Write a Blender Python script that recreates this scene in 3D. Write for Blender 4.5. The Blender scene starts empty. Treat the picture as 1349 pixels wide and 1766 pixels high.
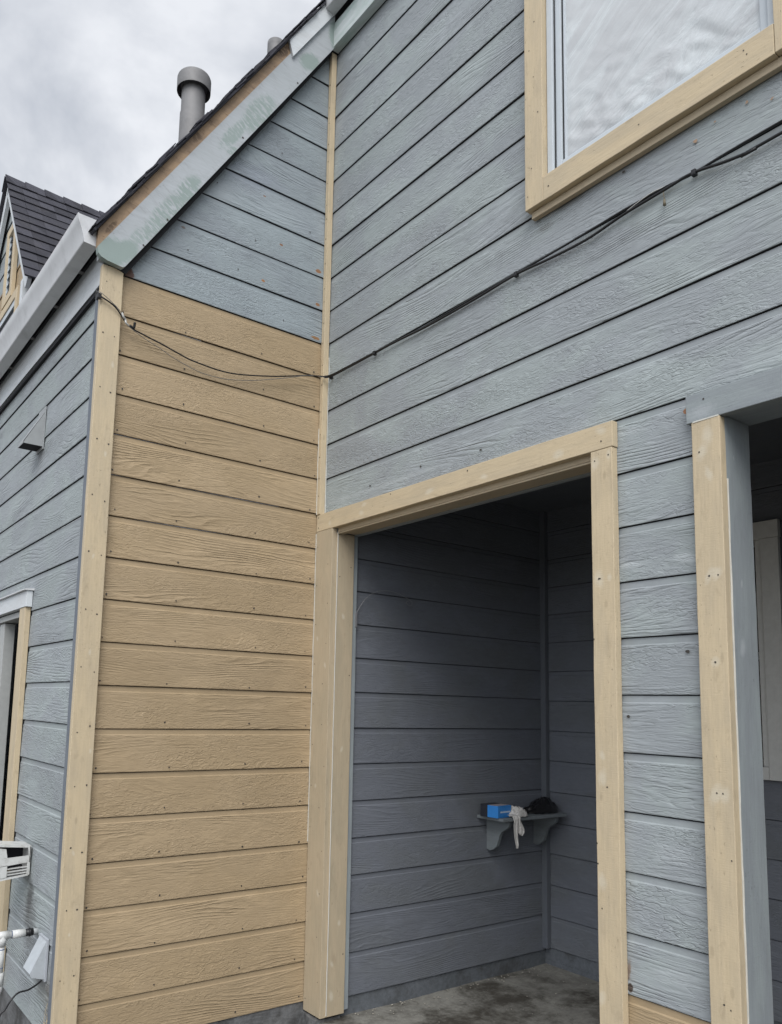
import bpy, bmesh, math, random
from mathutils import Vector, Matrix, noise
random.seed(7)
S = bpy.context.scene
COL = S.collection

# ------------------------------------------------------------------ camera
cam_d = bpy.data.cameras.new('camera'); cam = bpy.data.objects.new('camera', cam_d); COL.objects.link(cam)
RGT = Vector((0.81270947, -0.58213881, 0.02485405)); UPV = Vector((-0.09321191, -0.08778789, 0.99176853)); FWD = Vector((0.57516507, 0.80833638, 0.12560832))
M = Matrix((RGT, UPV, -FWD)).transposed().to_4x4(); M.translation = Vector((-2.47536, -3.65344, 0.12972))
cam.matrix_world = M
cam_d.sensor_fit = 'VERTICAL'; cam_d.sensor_height = 24.0; cam_d.sensor_width = 18.33
cam_d.lens = 1357.597 / 1766 * 24.0
cam_d.shift_x = (674.5 - 581.36) / 1766; cam_d.shift_y = (1046.32 - 883) / 1766
cam_d.clip_start = 0.05; cam_d.clip_end = 500
S.camera = cam

# ------------------------------------------------------------------ world, sun, exposure
W = bpy.data.worlds.new('World'); S.world = W; W.use_nodes = True
wn, wl = W.node_tree.nodes, W.node_tree.links; wn.clear()
SUN_EL, SUN_AZ = math.radians(46), math.radians(218)      # azimuth clockwise from +Y (north)
sky = wn.new('ShaderNodeTexSky'); sky.sky_type = 'NISHITA'; sky.sun_disc = False
sky.sun_elevation = SUN_EL; sky.sun_rotation = SUN_AZ
bg = wn.new('ShaderNodeBackground'); wo = wn.new('ShaderNodeOutputWorld')
tc = wn.new('ShaderNodeTexCoord'); mp = wn.new('ShaderNodeMapping'); mp.inputs['Scale'].default_value = (1.0, 1.0, 1.6)
mp.inputs['Location'].default_value = (0.35, 0.1, 0.25)
n1 = wn.new('ShaderNodeTexNoise'); n1.inputs['Scale'].default_value = 3.1; n1.inputs['Detail'].default_value = 6; n1.inputs['Roughness'].default_value = 0.55; n1.inputs['Distortion'].default_value = 0.25
cr = wn.new('ShaderNodeValToRGB')
for e, (p, c) in zip([cr.color_ramp.elements[0], cr.color_ramp.elements[1]], [(0.34, (0.34, 0.365, 0.41, 1)), (0.64, (0.78, 0.80, 0.84, 1))]):
    e.position = p; e.color = c
e = cr.color_ramp.elements.new(0.47); e.color = (0.50, 0.53, 0.585, 1)
sm = wn.new('ShaderNodeMix'); sm.data_type = 'RGBA'; sm.inputs['Factor'].default_value = 0.92
sc_ = wn.new('ShaderNodeVectorMath'); sc_.operation = 'SCALE'; sc_.inputs['Scale'].default_value = 0.10
wl.new(tc.outputs['Generated'], mp.inputs['Vector']); wl.new(mp.outputs['Vector'], n1.inputs['Vector'])
wl.new(n1.outputs['Fac'], cr.inputs['Fac']); wl.new(sky.outputs['Color'], sc_.inputs[0])
wl.new(sc_.outputs['Vector'], sm.inputs['A']); wl.new(cr.outputs['Color'], sm.inputs['B'])
# brightness added to the unseen sky on the sun side to lift the walls
sdv = wn.new('ShaderNodeCombineXYZ')
for i_, v_ in enumerate((math.sin(SUN_AZ) * math.cos(SUN_EL), math.cos(SUN_AZ) * math.cos(SUN_EL), math.sin(SUN_EL))): sdv.inputs[i_].default_value = v_
dt = wn.new('ShaderNodeVectorMath'); dt.operation = 'DOT_PRODUCT'; wl.new(tc.outputs['Generated'], dt.inputs[0]); wl.new(sdv.outputs[0], dt.inputs[1])
gl = wn.new('ShaderNodeMapRange'); gl.interpolation_type = 'SMOOTHSTEP'; wl.new(dt.outputs['Value'], gl.inputs[0]); gl.inputs[1].default_value = 0.1; gl.inputs[2].default_value = 1.0; gl.inputs[3].default_value = 1.0; gl.inputs[4].default_value = 2.4
gs = wn.new('ShaderNodeVectorMath'); gs.operation = 'SCALE'; wl.new(sm.outputs['Result'], gs.inputs[0]); wl.new(gl.outputs[0], gs.inputs['Scale'])
wl.new(gs.outputs['Vector'], bg.inputs['Color']); bg.inputs['Strength'].default_value = 0.70
wl.new(bg.outputs['Background'], wo.inputs['Surface'])
sl = bpy.data.lights.new('sun', 'SUN'); sl.energy = 1.5; sl.angle = math.radians(40); sl.color = (1, 0.97, 0.93)
so = bpy.data.objects.new('sun', sl); COL.objects.link(so)
sd = Vector((math.sin(SUN_AZ) * math.cos(SUN_EL), math.cos(SUN_AZ) * math.cos(SUN_EL), math.sin(SUN_EL)))
so.rotation_euler = sd.to_track_quat('Z', 'Y').to_euler(); so.location = (-6, -8, 12)
S.view_settings.view_transform = 'Standard'; S.view_settings.look = 'None'; S.view_settings.gamma = 1
S.view_settings.exposure = 0.72
S.cycles.max_bounces = 8; S.cycles.diffuse_bounces = 5

# ------------------------------------------------------------------ node helpers
class NT:
    def __init__(s, name):
        s.m = bpy.data.materials.new(name); s.m.use_nodes = True
        s.t = s.m.node_tree; s.n = s.t.nodes; s.l = s.t.links
        s.b = s.n['Principled BSDF']
    def put(s, sock, v):
        if isinstance(v, bpy.types.NodeSocket): s.l.new(v, sock)
        elif isinstance(v, (tuple, list)):
            n = len(sock.default_value); v = list(v)[:n] + [1.0] * (n - len(v)); sock.default_value = v
        else: sock.default_value = v
    def math(s, op, a, b=0.0, c=None):
        x = s.n.new('ShaderNodeMath'); x.operation = op
        s.put(x.inputs[0], a); s.put(x.inputs[1], b)
        if c is not None: s.put(x.inputs[2], c)
        return x.outputs[0]
    def uv(s): return s.n.new('ShaderNodeUVMap').outputs[0]
    def obj(s): return s.n.new('ShaderNodeTexCoord').outputs['Object']
    def attr(s, name):
        a = s.n.new('ShaderNodeAttribute'); a.attribute_name = name; return a.outputs['Fac']
    def sep(s, v):
        x = s.n.new('ShaderNodeSeparateXYZ'); s.put(x.inputs[0], v); return x.outputs
    def comb(s, a, b, c=0.0):
        x = s.n.new('ShaderNodeCombineXYZ')
        for i, v in enumerate((a, b, c)): s.put(x.inputs[i], v)
        return x.outputs[0]
    def noise(s, vec, scale=1.0, detail=2, rough=0.5, dist=0.0):
        x = s.n.new('ShaderNodeTexNoise'); s.put(x.inputs['Vector'], vec); x.inputs['Scale'].default_value = scale
        x.inputs['Detail'].default_value = detail; x.inputs['Roughness'].default_value = rough; x.inputs['Distortion'].default_value = dist
        return x.outputs['Fac']
    def ramp(s, f, lo, hi, a=0.0, b=1.0):
        x = s.n.new('ShaderNodeMapRange'); s.put(x.inputs[0], f); x.inputs[1].default_value = lo; x.inputs[2].default_value = hi
        x.inputs[3].default_value = a; x.inputs[4].default_value = b; return x.outputs[0]
    def mix(s, f, a, b, mode='MIX'):
        x = s.n.new('ShaderNodeMix'); x.data_type = 'RGBA'; x.blend_type = mode
        s.put(x.inputs['Factor'], f); s.put(x.inputs['A'], a); s.put(x.inputs['B'], b); return x.outputs['Result']
    def scale(s, col, f):
        x = s.n.new('ShaderNodeVectorMath'); x.operation = 'SCALE'; s.put(x.inputs[0], col); s.put(x.inputs['Scale'], f); return x.outputs[0]
    def bump(s, h, strength=1.0, dist=0.001, prev=None):
        x = s.n.new('ShaderNodeBump'); s.put(x.inputs['Strength'], strength); x.inputs['Distance'].default_value = dist
        s.put(x.inputs['Height'], h)
        if prev is not None: s.l.new(prev, x.inputs['Normal'])
        return x.outputs[0]
    def blob(s, u, v, cx, cy, rx, ry, ang, nz, amp=0.6, soft=.05):
        ca, sa = math.cos(ang), math.sin(ang)
        du = s.math('SUBTRACT', u, cx); dv = s.math('SUBTRACT', v, cy)
        p = s.math('ADD', s.math('MULTIPLY', du, ca / rx), s.math('MULTIPLY', dv, sa / rx))
        q = s.math('ADD', s.math('MULTIPLY', du, -sa / ry), s.math('MULTIPLY', dv, ca / ry))
        d = s.math('SQRT', s.math('ADD', s.math('MULTIPLY', p, p), s.math('MULTIPLY', q, q)))
        d = s.math('ADD', d, s.math('MULTIPLY', s.math('SUBTRACT', nz, 0.5), amp * 2))
        return s.ramp(d, 1 - soft, 1 + soft, 1.0, 0.0)
    def out(s, col, rough=0.6, nrm=None, metal=0.0, spec=0.35):
        s.put(s.b.inputs['Base Color'], col); s.put(s.b.inputs['Roughness'], rough); s.b.inputs['Metallic'].default_value = metal
        s.b.inputs['Specular IOR Level'].default_value = spec
        if nrm is not None: s.l.new(nrm, s.b.inputs['Normal'])
        return s.m

def siding_mat(name, col, alt, dirt=(0.12, 0.11, 0.10), dirt_amt=0.36, rough=0.55, grain=1.0, spots=(), altamt=1.0):
    """embossed cedar-grain lap siding: contour-line grain, fine fibres, painted; UV in metres, u along the board"""
    t = NT(name); uv = t.uv(); x, y, _ = t.sep(uv); bid = t.attr('bid'); tex = t.attr('tex')
    k = t.math('MULTIPLY', bid, 13.37)
    ux = t.math('ADD', x, k)
    warp = t.noise(t.comb(t.math('MULTIPLY', ux, 2.2), t.math('MULTIPLY', y, 9.0), k), 1.0, 2, 0.5, 0.6)
    big = t.noise(t.comb(t.math('MULTIPLY', ux, 1.25), t.math('MULTIPLY', y, 7.5), k), 1.0, 0, 0.5, 0.15)
    med = t.noise(t.comb(t.math('MULTIPLY', ux, 7.0), t.math('MULTIPLY', y, 22.0), k), 1.0, 1, 0.5, 0.2)
    flow = t.math('ADD', t.math('ADD', t.math('MULTIPLY', big, 0.21), t.math('MULTIPLY', med, 0.016)), y)
    flf = t.math('ADD', t.math('ADD', t.math('MULTIPLY', big, 0.06), t.math('MULTIPLY', med, 0.012)), y)
    bands = t.ramp(t.math('PINGPONG', t.math('MULTIPLY', flow, 52.0), 0.5), 0.0, 0.28)
    fib = t.noise(t.comb(t.math('MULTIPLY', ux, 11.0), t.math('MULTIPLY', flf, 100.0), k), 1.0, 1, 0.5, 0.3)
    crack = t.ramp(t.math('ABSOLUTE', t.math('SUBTRACT', fib, 0.5)), 0.0, 0.08)
    rag = t.noise(t.comb(t.math('MULTIPLY', ux, 26.0), t.math('MULTIPLY', flf, 92.0), k), 1.0, 1, 0.55, 0.5)
    rcr = t.ramp(t.math('ABSOLUTE', t.math('SUBTRACT', rag, 0.5)), 0.0, 0.10)
    area = t.ramp(t.noise(t.comb(t.math('MULTIPLY', ux, 1.4), t.math('MULTIPLY', y, 5.0), t.math('ADD', k, 4.0)), 1.0, 1), 0.42, 0.56)
    h = t.math('ADD', t.math('MULTIPLY', bands, t.ramp(warp, 0.42, 0.58, 0.05, 0.9)), t.math('MULTIPLY', crack, 0.35))
    h = t.math('ADD', h, t.math('MULTIPLY', fib, 1.0))
    h2 = t.math('ADD', t.math('MULTIPLY', rcr, 0.5), t.math('ADD', t.math('MULTIPLY', rag, 1.1), 0.1))
    smo = t.ramp(t.noise(t.comb(t.math('MULTIPLY', ux, 2.6), t.math('MULTIPLY', y, 9.0), t.math('ADD', k, 8.0)), 1.0, 2), 0.34, 0.60, 0.45, 1.0)
    hm = t.n.new('ShaderNodeMix'); t.put(hm.inputs['Factor'], area); t.put(hm.inputs['A'], h); t.put(hm.inputs['B'], h2)
    hmx = t.math('MULTIPLY', t.math('SUBTRACT', hm.outputs['Result'], 1.05), smo)
    hh = t.math('MULTIPLY', hmx, tex)
    fine = t.noise(t.comb(t.math('MULTIPLY', x, 500.0), t.math('MULTIPLY', y, 500.0), 0.0), 1.0, 2)
    hh = t.math('ADD', hh, t.math('MULTIPLY', fine, 0.02))
    nb = t.bump(hh, grain, 0.0034)
    # colour
    br = t.n.new('ShaderNodeTexWhiteNoise'); br.noise_dimensions = '1D'; t.put(br.inputs['W'], bid)
    val = t.ramp(br.outputs['Value'], 0, 1, 0.95, 1.05)
    blot = t.noise(t.comb(t.math('MULTIPLY', x, 2.3), t.math('MULTIPLY', y, 3.1), t.math('MULTIPLY', bid, 0.6)), 1.0, 4, 0.6, 0.4)
    c = t.mix(t.math('MULTIPLY', t.ramp(blot, 0.44, 0.60), altamt), col, alt)
    c = t.scale(c, val)
    c = t.scale(c, t.ramp(t.noise(t.comb(t.math('MULTIPLY', x, 22.0), t.math('MULTIPLY', y, 60.0), k), 1.0, 3), 0.3, 0.7, 0.955, 1.04))
    chk = t.ramp(t.noise(t.comb(t.math('MULTIPLY', x, 3.4), t.math('MULTIPLY', y, 7.0), t.math('ADD', k, 2.0)), 1.0, 5, 0.66, 0.5), 0.52, 0.70)
    c = t.scale(c, t.math('ADD', 1.0, t.math('MULTIPLY', chk, 0.13 * altamt)))
    stn = t.ramp(t.noise(t.comb(t.math('MULTIPLY', x, 5.0), t.math('MULTIPLY', y, 3.0), 9.0), 1.0, 5, 0.68, 0.6), 0.57, 0.75)
    speck = t.ramp(t.noise(t.comb(t.math('MULTIPLY', ux, 40.0), t.math('MULTIPLY', y, 140.0), 3.0), 1.0, 3, 0.7), 0.55, 0.72)
    c = t.mix(t.math('MULTIPLY', t.math('MULTIPLY', stn, speck), dirt_amt * 2.0), c, dirt)
    c = t.mix(t.math('MULTIPLY', stn, dirt_amt * 0.35), c, dirt)
    nz = t.noise(t.comb(t.math('MULTIPLY', x, 24.0), t.math('MULTIPLY', y, 40.0), 1.0), 1.0, 4, 0.7)
    for (cx, cy, rx, ry, a, sc, op) in spots:
        c = t.mix(t.math('MULTIPLY', t.blob(x, y, cx, cy, rx, ry, a, nz, 0.9 if op < .8 else .5, .45 if op < .8 else .1), op), c, sc)
    return t.out(c, t.ramp(blot, 0.3, 0.7, rough - .06, rough + .08), nb, spec=0.3)

BM = {}
def board_mat(*args, **kw):
    m = board_mat_(*args, **kw); BM[m.name] = (args, kw); return m
def board_mat_(name, col, alt, dirt=(0.16, 0.12, 0.08), dirt_amt=0.35, rough=0.55, saw=0.6, spots=(), knots=True, scratch=None):
    """painted rough-sawn board; UV metres, u along the board"""
    t = NT(name); uv = t.uv(); x, y, _ = t.sep(uv); bid = t.attr('bid'); k = t.math('MULTIPLY', bid, 7.77)
    ux = t.math('ADD', x, k)
    lines = t.noise(t.comb(t.math('MULTIPLY', ux, 9.0), t.math('MULTIPLY', y, 120.0), k), 1.0, 1, 0.6, 0.3)
    sawm = t.noise(t.comb(t.math('MULTIPLY', ux, 260.0), t.math('MULTIPLY', y, 28.0), k), 1.0, 2, 0.6, 0.2)
    pit = t.ramp(t.noise(t.comb(t.math('MULTIPLY', ux, 45.0), t.math('MULTIPLY', y, 120.0), 2.0), 1.0, 3, 0.6), 0.36, 0.30)
    pitm = t.ramp(t.noise(t.comb(t.math('MULTIPLY', ux, 3.0), t.math('MULTIPLY', y, 6.0), 5.0), 1.0, 2), 0.46, 0.6)
    pit = t.math('MULTIPLY', pit, pitm)
    rag = t.noise(t.comb(t.math('MULTIPLY', ux, 70.0), t.math('MULTIPLY', y, 110.0), k), 1.0, 3, 0.65)
    h = t.math('ADD', t.math('MULTIPLY', lines, 0.5), t.math('MULTIPLY', sawm, 0.5))
    h = t.math('ADD', h, t.math('MULTIPLY', rag, 0.5)); h = t.math('SUBTRACT', h, t.math('MULTIPLY', pit, 0.9))
    nb = t.bump(h, saw, 0.0018)
    blot = t.noise(t.comb(t.math('MULTIPLY', ux, 3.5), t.math('MULTIPLY', y, 14.0), k), 1.0, 4, 0.6, 0.5)
    c = t.mix(t.ramp(blot, 0.40, 0.64), col, alt)
    c = t.scale(c, t.ramp(lines, 0.3, 0.7, 0.96, 1.035))
    st = t.ramp(t.noise(t.comb(t.math('MULTIPLY', ux, 8.0), t.math('MULTIPLY', y, 22.0), 3.0), 1.0, 5, 0.7, 0.5), 0.56, 0.74)
    c = t.mix(t.math('MULTIPLY', st, dirt_amt), c, dirt)
    c = t.mix(t.math('MULTIPLY', pit, 0.55), c, dirt)
    if knots:
        v = t.n.new('ShaderNodeTexVoronoi'); v.feature = 'F1'; t.put(v.inputs['Vector'], t.comb(t.math('MULTIPLY', ux, 4.2), t.math('MULTIPLY', y, 11.0), k)); v.inputs['Scale'].default_value = 1.0
        kd = t.ramp(v.outputs['Distance'], 0.05, 0.09, 0.22, 0.0)
        c = t.mix(kd, c, dirt)
    nz = t.noise(t.comb(t.math('MULTIPLY', x, 38.0), t.math('MULTIPLY', y, 38.0), 1.0), 1.0, 5, 0.72, 0.4)
    if scratch is not None:
        ca, sa = math.cos(scratch), math.sin(scratch)
        al = t.math('ADD', t.math('MULTIPLY', x, ca), t.math('MULTIPLY', y, sa)); pe = t.math('ADD', t.math('MULTIPLY', x, -sa), t.math('MULTIPLY', y, ca))
        sc = t.noise(t.comb(t.math('MULTIPLY', al, 85.0), t.math('MULTIPLY', pe, 9.0), 0.0), 1.0, 3, 0.6, 0.3)
        nz = t.math('ADD', t.math('MULTIPLY', nz, 0.45), t.math('MULTIPLY', sc, 0.55))
        wear = t.ramp(t.noise(t.comb(t.math('MULTIPLY', al, 60.0), t.math('MULTIPLY', pe, 14.0), 7.0), 1.0, 4, 0.7, 0.4), 0.40, 0.52)
        c = t.mix(t.math('MULTIPLY', t.ramp(sc, 0.60, 0.72), 0.35), c, dirt)
    for (cx, cy, rx, ry, a, sc_, op) in spots:
        c = t.mix(t.math('MULTIPLY', t.blob(x, y, cx, cy, rx, ry, a, nz, 0.75, .5 if op < .7 else (.2 if scratch is not None else .05)), op if scratch is None or op == 1 else t.math('MULTIPLY', wear, op)), c, sc_)
    return t.out(c, rough, nb, spec=0.3)

def plain_mat(name, col, rough=0.5, metal=0.0, var=0.06, vs=30.0, bump=0.0, spec=0.4, dirt=None, dirt_amt=0.0, ds=8.0):
    t = NT(name); o = t.obj()
    n = t.noise(o, vs, 4, 0.6)
    c = t.scale(col, t.ramp(n, 0.3, 0.7, 1 - var, 1 + var))
    if dirt: c = t.mix(t.math('MULTIPLY', t.ramp(t.noise(o, ds, 5, 0.7, 0.3), 0.5, 0.7), dirt_amt), c, dirt)
    nb = t.bump(n, bump, 0.002) if bump else None
    return t.out(c, rough, nb, metal, spec)

GREY = (0.266, 0.288, 0.301); GREY2 = (0.290, 0.323, 0.324)
m_grey = siding_mat('grey_siding_paint', GREY, GREY2)
m_greyC = siding_mat('grey_siding_paint_side', GREY, GREY2, dirt_amt=.35, spots=[(.60, -.86, .05, .09, 0, (.04, .04, .04), .7), (.57, -.97, .10, .12, 0, (.10, .10, .10), .6), (.40, -1.12, .16, .03, -.2, (.09, .085, .075), .6), (.14, -1.25, .08, .14, 0, (.12, .10, .08), .6), (.28, -1.21, .12, .05, 0, (.11, .10, .085), .5), (1.0, 1.53, .06, .05, 0, (.16, .165, .17), .4)])
m_gap = plain_mat('lap_gap_shade', (.035, .037, .042), .9)  # the lap gap colours paint in shade under and between the boards
m_gapp = plain_mat('porch_gap_shade', (.06, .064, .074), .9)
m_gapt = plain_mat('brown_gap_shade', (.14, .102, .064), .9)
LT = (.40, .43, .44)
m_greyB = siding_mat('grey_siding_paint_weathered', GREY, GREY2, spots=[(-1.28, 1.635, .035, .010, .1, LT, .6), (-2.00, 1.16, .05, .014, .1, LT, .5), (-1.99, .66, .05, .012, .1, LT, .6), (-2.20, .66, .035, .016, .2, LT, .7), (-2.02, .80, .06, .012, 0, LT, .35), (-2.1, -.72, .08, .02, -.1, LT, .45), (-2.12, -.33, .07, .025, 0, LT, .3), (-.5, 1.27, .5, .012, 0, LT, .35), (-2.38, 1.62, .07, .03, 0, LT, .25), (-1.74, 2.21, .06, .018, .1, (.10, .10, .09), .6), (-1.62, 2.16, .04, .015, .1, (.12, .12, .11), .45), (-1.946, -.745, .008, .035, .15, (.16, .09, .045), .7), (-1.953, -.795, .010, .016, 0, (.05, .03, .02), .9), (-2.22, 1.17, .014, .01, 0, (.3, .13, .05), .9)])
m_gable = siding_mat('gable_siding_paint', (0.262, 0.300, 0.318), (0.232, 0.260, 0.283), dirt_amt=0.2, altamt=0.8,
    spots=[(-0.53, 3.09, .16, .07, 0.1, (.24, .265, .31), .55), (-0.35, 2.95, .13, .08, 0, (.30, .34, .36), .5), (-.75, 2.9, .12, .06, 0, (.30, .33, .35), .6),
           (-0.33, 2.75, .012, .006, 0, (.22, .10, .04), .9), (-.44, 2.49, .012, .007, 0, (.30, .13, .04), .9), (-.45, 3.0, .01, .005, 0, (.2, .1, .05), .8), (-.93, 2.62, .012, .007, 0, (.12, .08, .06), .8), (-.07, 2.68, .02, .012, 0, (.25, .12, .05), .9), (-.07, 2.47, .015, .01, 0, (.25, .12, .05), .9), (-.08, 2.262, .03, .009, 0, (.26, .14, .06), .95), (-1.21, 2.26, .03, .03, 0, (.13, .07, .05), .95)])
m_tan = siding_mat('tan_siding_paint', (0.350, 0.266, 0.166), (0.332, 0.250, 0.152), dirt=(0.16, .11, .07), dirt_amt=0.16, grain=0.85, altamt=.9)
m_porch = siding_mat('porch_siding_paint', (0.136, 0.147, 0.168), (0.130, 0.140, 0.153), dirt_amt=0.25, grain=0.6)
m_trim = board_mat('tan_trim_paint', (0.51, 0.418, 0.280), (0.455, 0.378, 0.262), dirt_amt=0.25)
m_trim_lx = board_mat('tan_casing_paint', (0.42, 0.345, 0.240), (0.38, 0.32, 0.225), dirt_amt=0.25, saw=.45)
m_shelf = board_mat('shelf_paint', (0.17, 0.19, 0.20), (0.15, 0.165, 0.17), dirt=(.07, .07, .07), dirt_amt=0.4, knots=False)
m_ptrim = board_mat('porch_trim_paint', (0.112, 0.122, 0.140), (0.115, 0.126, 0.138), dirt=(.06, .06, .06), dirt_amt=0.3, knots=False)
m_gcorner = board_mat('dark_grey_corner_paint', (.125, .142, .168), (.15, .168, .19), dirt=(.07, .07, .07), dirt_amt=.4, knots=False)
m_gtrim = board_mat('grey_trim_paint', (0.232, 0.255, 0.268), (0.262, 0.292, 0.298), dirt=(.1, .1, .1), dirt_amt=0.2, knots=False)
GRN = (0.25, 0.305, 0.288)
A57 = math.radians(57.05)
m_rake = board_mat('rake_board_paint', (0.39, 0.415, 0.435), (0.36, 0.385, 0.40), dirt=(.2, .2, .2), dirt_amt=.3, knots=False, saw=.5, scratch=A57, spots=[
    (-1.33, 2.295, .085, .075, 0.2, GRN, 1), (-1.25, 2.33, .07, .05, 0.8, GRN, 1), (-1.20, 2.42, .08, .03, A57, GRN, .7), (-1.04, 2.63, .24, .05, A57, GRN, .95), (-.94, 2.80, .09, .045, A57, GRN, .95),
    (-.70, 3.22, .13, .035, A57, GRN, .9), (-.55, 3.42, .16, .06, A57, GRN, .95), (-.70, 3.125, .035, .022, .6, GRN, .9), (-.22, 3.92, .075, .05, 0.6, GRN, 1), (-.05, 4.2, .035, .10, 0, GRN, 1),
    (-1.16, 2.37, .005, .005, 0, (.02, .02, .02), 1), (-1.04, 2.555, .005, .005, 0, (.02, .02, .02), 1)])
m_friezeB = board_mat('upper_frieze_paint', (0.52, 0.56, 0.56), (0.36, 0.44, 0.41), dirt=(.2, .25, .23), dirt_amt=.25, knots=False, saw=.7)
m_raw = board_mat('weathered_raw_board', (0.36, 0.25, 0.155), (0.27, 0.19, 0.125), dirt=(.09, .055, .035), dirt_amt=.75, knots=False, saw=1.0, scratch=A57, spots=[(-.40, 3.90, .05, .03, A57, (.10, .065, .045), .8), (-1.33, 2.43, .05, .012, A57, (.08, .05, .03), .7), (-.9, 3.12, .05, .02, A57, (.12, .08, .05), .7)])
m_white = board_mat('white_frieze_paint', (0.56, 0.59, 0.61), (0.53, 0.55, 0.56), dirt=(.3, .3, .27), dirt_amt=.3, knots=False, saw=.25)
m_dark = plain_mat('dark_void', (0.018, 0.018, 0.022), 0.9)
m_rakeshade = plain_mat('rake_gap_shade', (0.02, 0.02, 0.022), 0.9, bump=.5)  # near-black in place of the shade below the rake
m_gut = plain_mat('gutter_aluminium', (0.55, 0.56, 0.57), 0.42, 0.0, .05, 6, dirt=(.25, .25, .25), dirt_amt=.35, ds=5)
m_pipe = plain_mat('galvanised_pipe', (0.17, 0.168, 0.168), 0.62, 0.25, .15, 8, dirt=(.12, .12, .12), dirt_amt=.5, ds=9)
m_hood = plain_mat('painted_metal_hood', (0.29, 0.305, 0.31), 0.5, 0.0, .08, 20)
m_vinyl = plain_mat('white_vinyl', (0.48, 0.52, 0.55), 0.35, 0, .03)
m_frame = plain_mat('grey_window_frame', (.36, .37, .36), .5)
m_pvc = plain_mat('white_pvc', (0.54, 0.545, 0.53), 0.35, 0, .05, dirt=(.28, .27, .24), dirt_amt=.6, ds=22)
m_blk = plain_mat('black_rubber', (0.012, 0.012, 0.013), 0.38)
m_wire = plain_mat('grey_wire', (0.45, 0.45, 0.43), 0.4)
m_caulk = plain_mat('white_caulk', (0.55, 0.54, 0.49), 0.6, bump=.4)
m_putty = plain_mat('filler_putty', (0.50, 0.46, 0.38), 0.7)
m_nail = plain_mat('nail_head', (0.045, 0.04, 0.035), 0.6)
m_olive = plain_mat('shaded_window_trim', (0.58, 0.58, 0.55), 0.6)
m_glassd = plain_mat('dark_pane', (0.01, 0.011, 0.012), 0.06, spec=0.6)

def concrete(name, c1, c2, dk, amt):
    t = NT(name); o = t.obj()
    a = t.noise(o, 5.0, 7, 0.7, 0.0); b = t.noise(o, 45.0, 4, 0.6); d = t.noise(o, 3.6, 7, 0.72, 0.15)
    c = t.mix(t.ramp(a, .35, .65), c1, c2); c = t.mix(t.math('MULTIPLY', t.ramp(d, .45, .62), amt), c, dk)
    c = t.scale(c, t.ramp(b, .3, .7, .85, 1.12))
    h = t.math('ADD', t.math('MULTIPLY', a, 1.0), t.math('MULTIPLY', b, .5))
    return t.out(c, .85, t.bump(h, .8, .006), spec=.2)
m_floor = concrete('porch_concrete', (.16, .155, .14), (.24, .235, .21), (.045, .04, .032), .9)
m_found = concrete('foundation_concrete', (.17, .175, .18), (.12, .12, .12), (.035, .033, .03), .7)
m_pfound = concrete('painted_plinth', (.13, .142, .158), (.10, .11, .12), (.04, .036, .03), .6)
m_ground = concrete('yard_ground', (.13, .125, .115), (.17, .165, .15), (.07, .065, .055), .6)

def shingle_mat():
    t = NT('asphalt_shingles'); o = t.obj(); x, y, z = t.sep(o); bid = t.attr('bid')
    w = t.n.new('ShaderNodeTexWhiteNoise'); w.noise_dimensions = '2D'
    tab = t.math('FLOOR', t.math('MULTIPLY', t.math('ADD', t.math('ADD', x, y), t.math('MULTIPLY', bid, .37)), 3.6))
    t.put(w.inputs['Vector'], t.comb(tab, bid))
    g = t.noise(o, 420, 2, .7)
    c = t.scale((.050, .050, .060), t.ramp(w.outputs['Value'], 0, 1, .72, 1.25)); c = t.scale(c, t.ramp(g, .3, .7, .6, 1.5))
    c = t.mix(t.ramp(t.noise(o, 4, 4, .6), .5, .7, 0, .35), c, (.075, .07, .072))
    return t.out(c, .9, t.bump(g, .8, .003), spec=.2)
m_shin = shingle_mat()

def film_mat():
    t = NT('masking_film'); o = t.uv(); x, y, _ = t.sep(o)
    dg = t.math('ADD', t.math('MULTIPLY', x, .55), y)                      # wrinkles run diagonally
    a = t.noise(t.comb(t.math('MULTIPLY', dg, 4.5), t.math('MULTIPLY', x, 2.2), 0), 1.0, 5, .6, 1.6)
    b = t.noise(t.comb(t.math('MULTIPLY', dg, 15.0), t.math('MULTIPLY', x, 9.0), 3), 1.0, 5, .68, 2.2)
    h = t.math('ADD', t.math('MULTIPLY', a, 1.0), t.math('MULTIPLY', b, .22))
    low = t.ramp(y, 2.45, 2.95, 1.0, .25)
    c = t.mix(t.ramp(a, .40, .68), (.43, .445, .455), (.55, .59, .60))
    c = t.mix(t.ramp(b, .60, .72, 0, .18), c, (.36, .37, .38))
    m = t.out(c, t.ramp(a, .3, .7, .16, .34), t.bump(h, low, .011), spec=.55)
    t.b.inputs['Coat Weight'].default_value = .6; t.b.inputs['Coat Roughness'].default_value = .04
    return m
m_film = film_mat()

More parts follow.
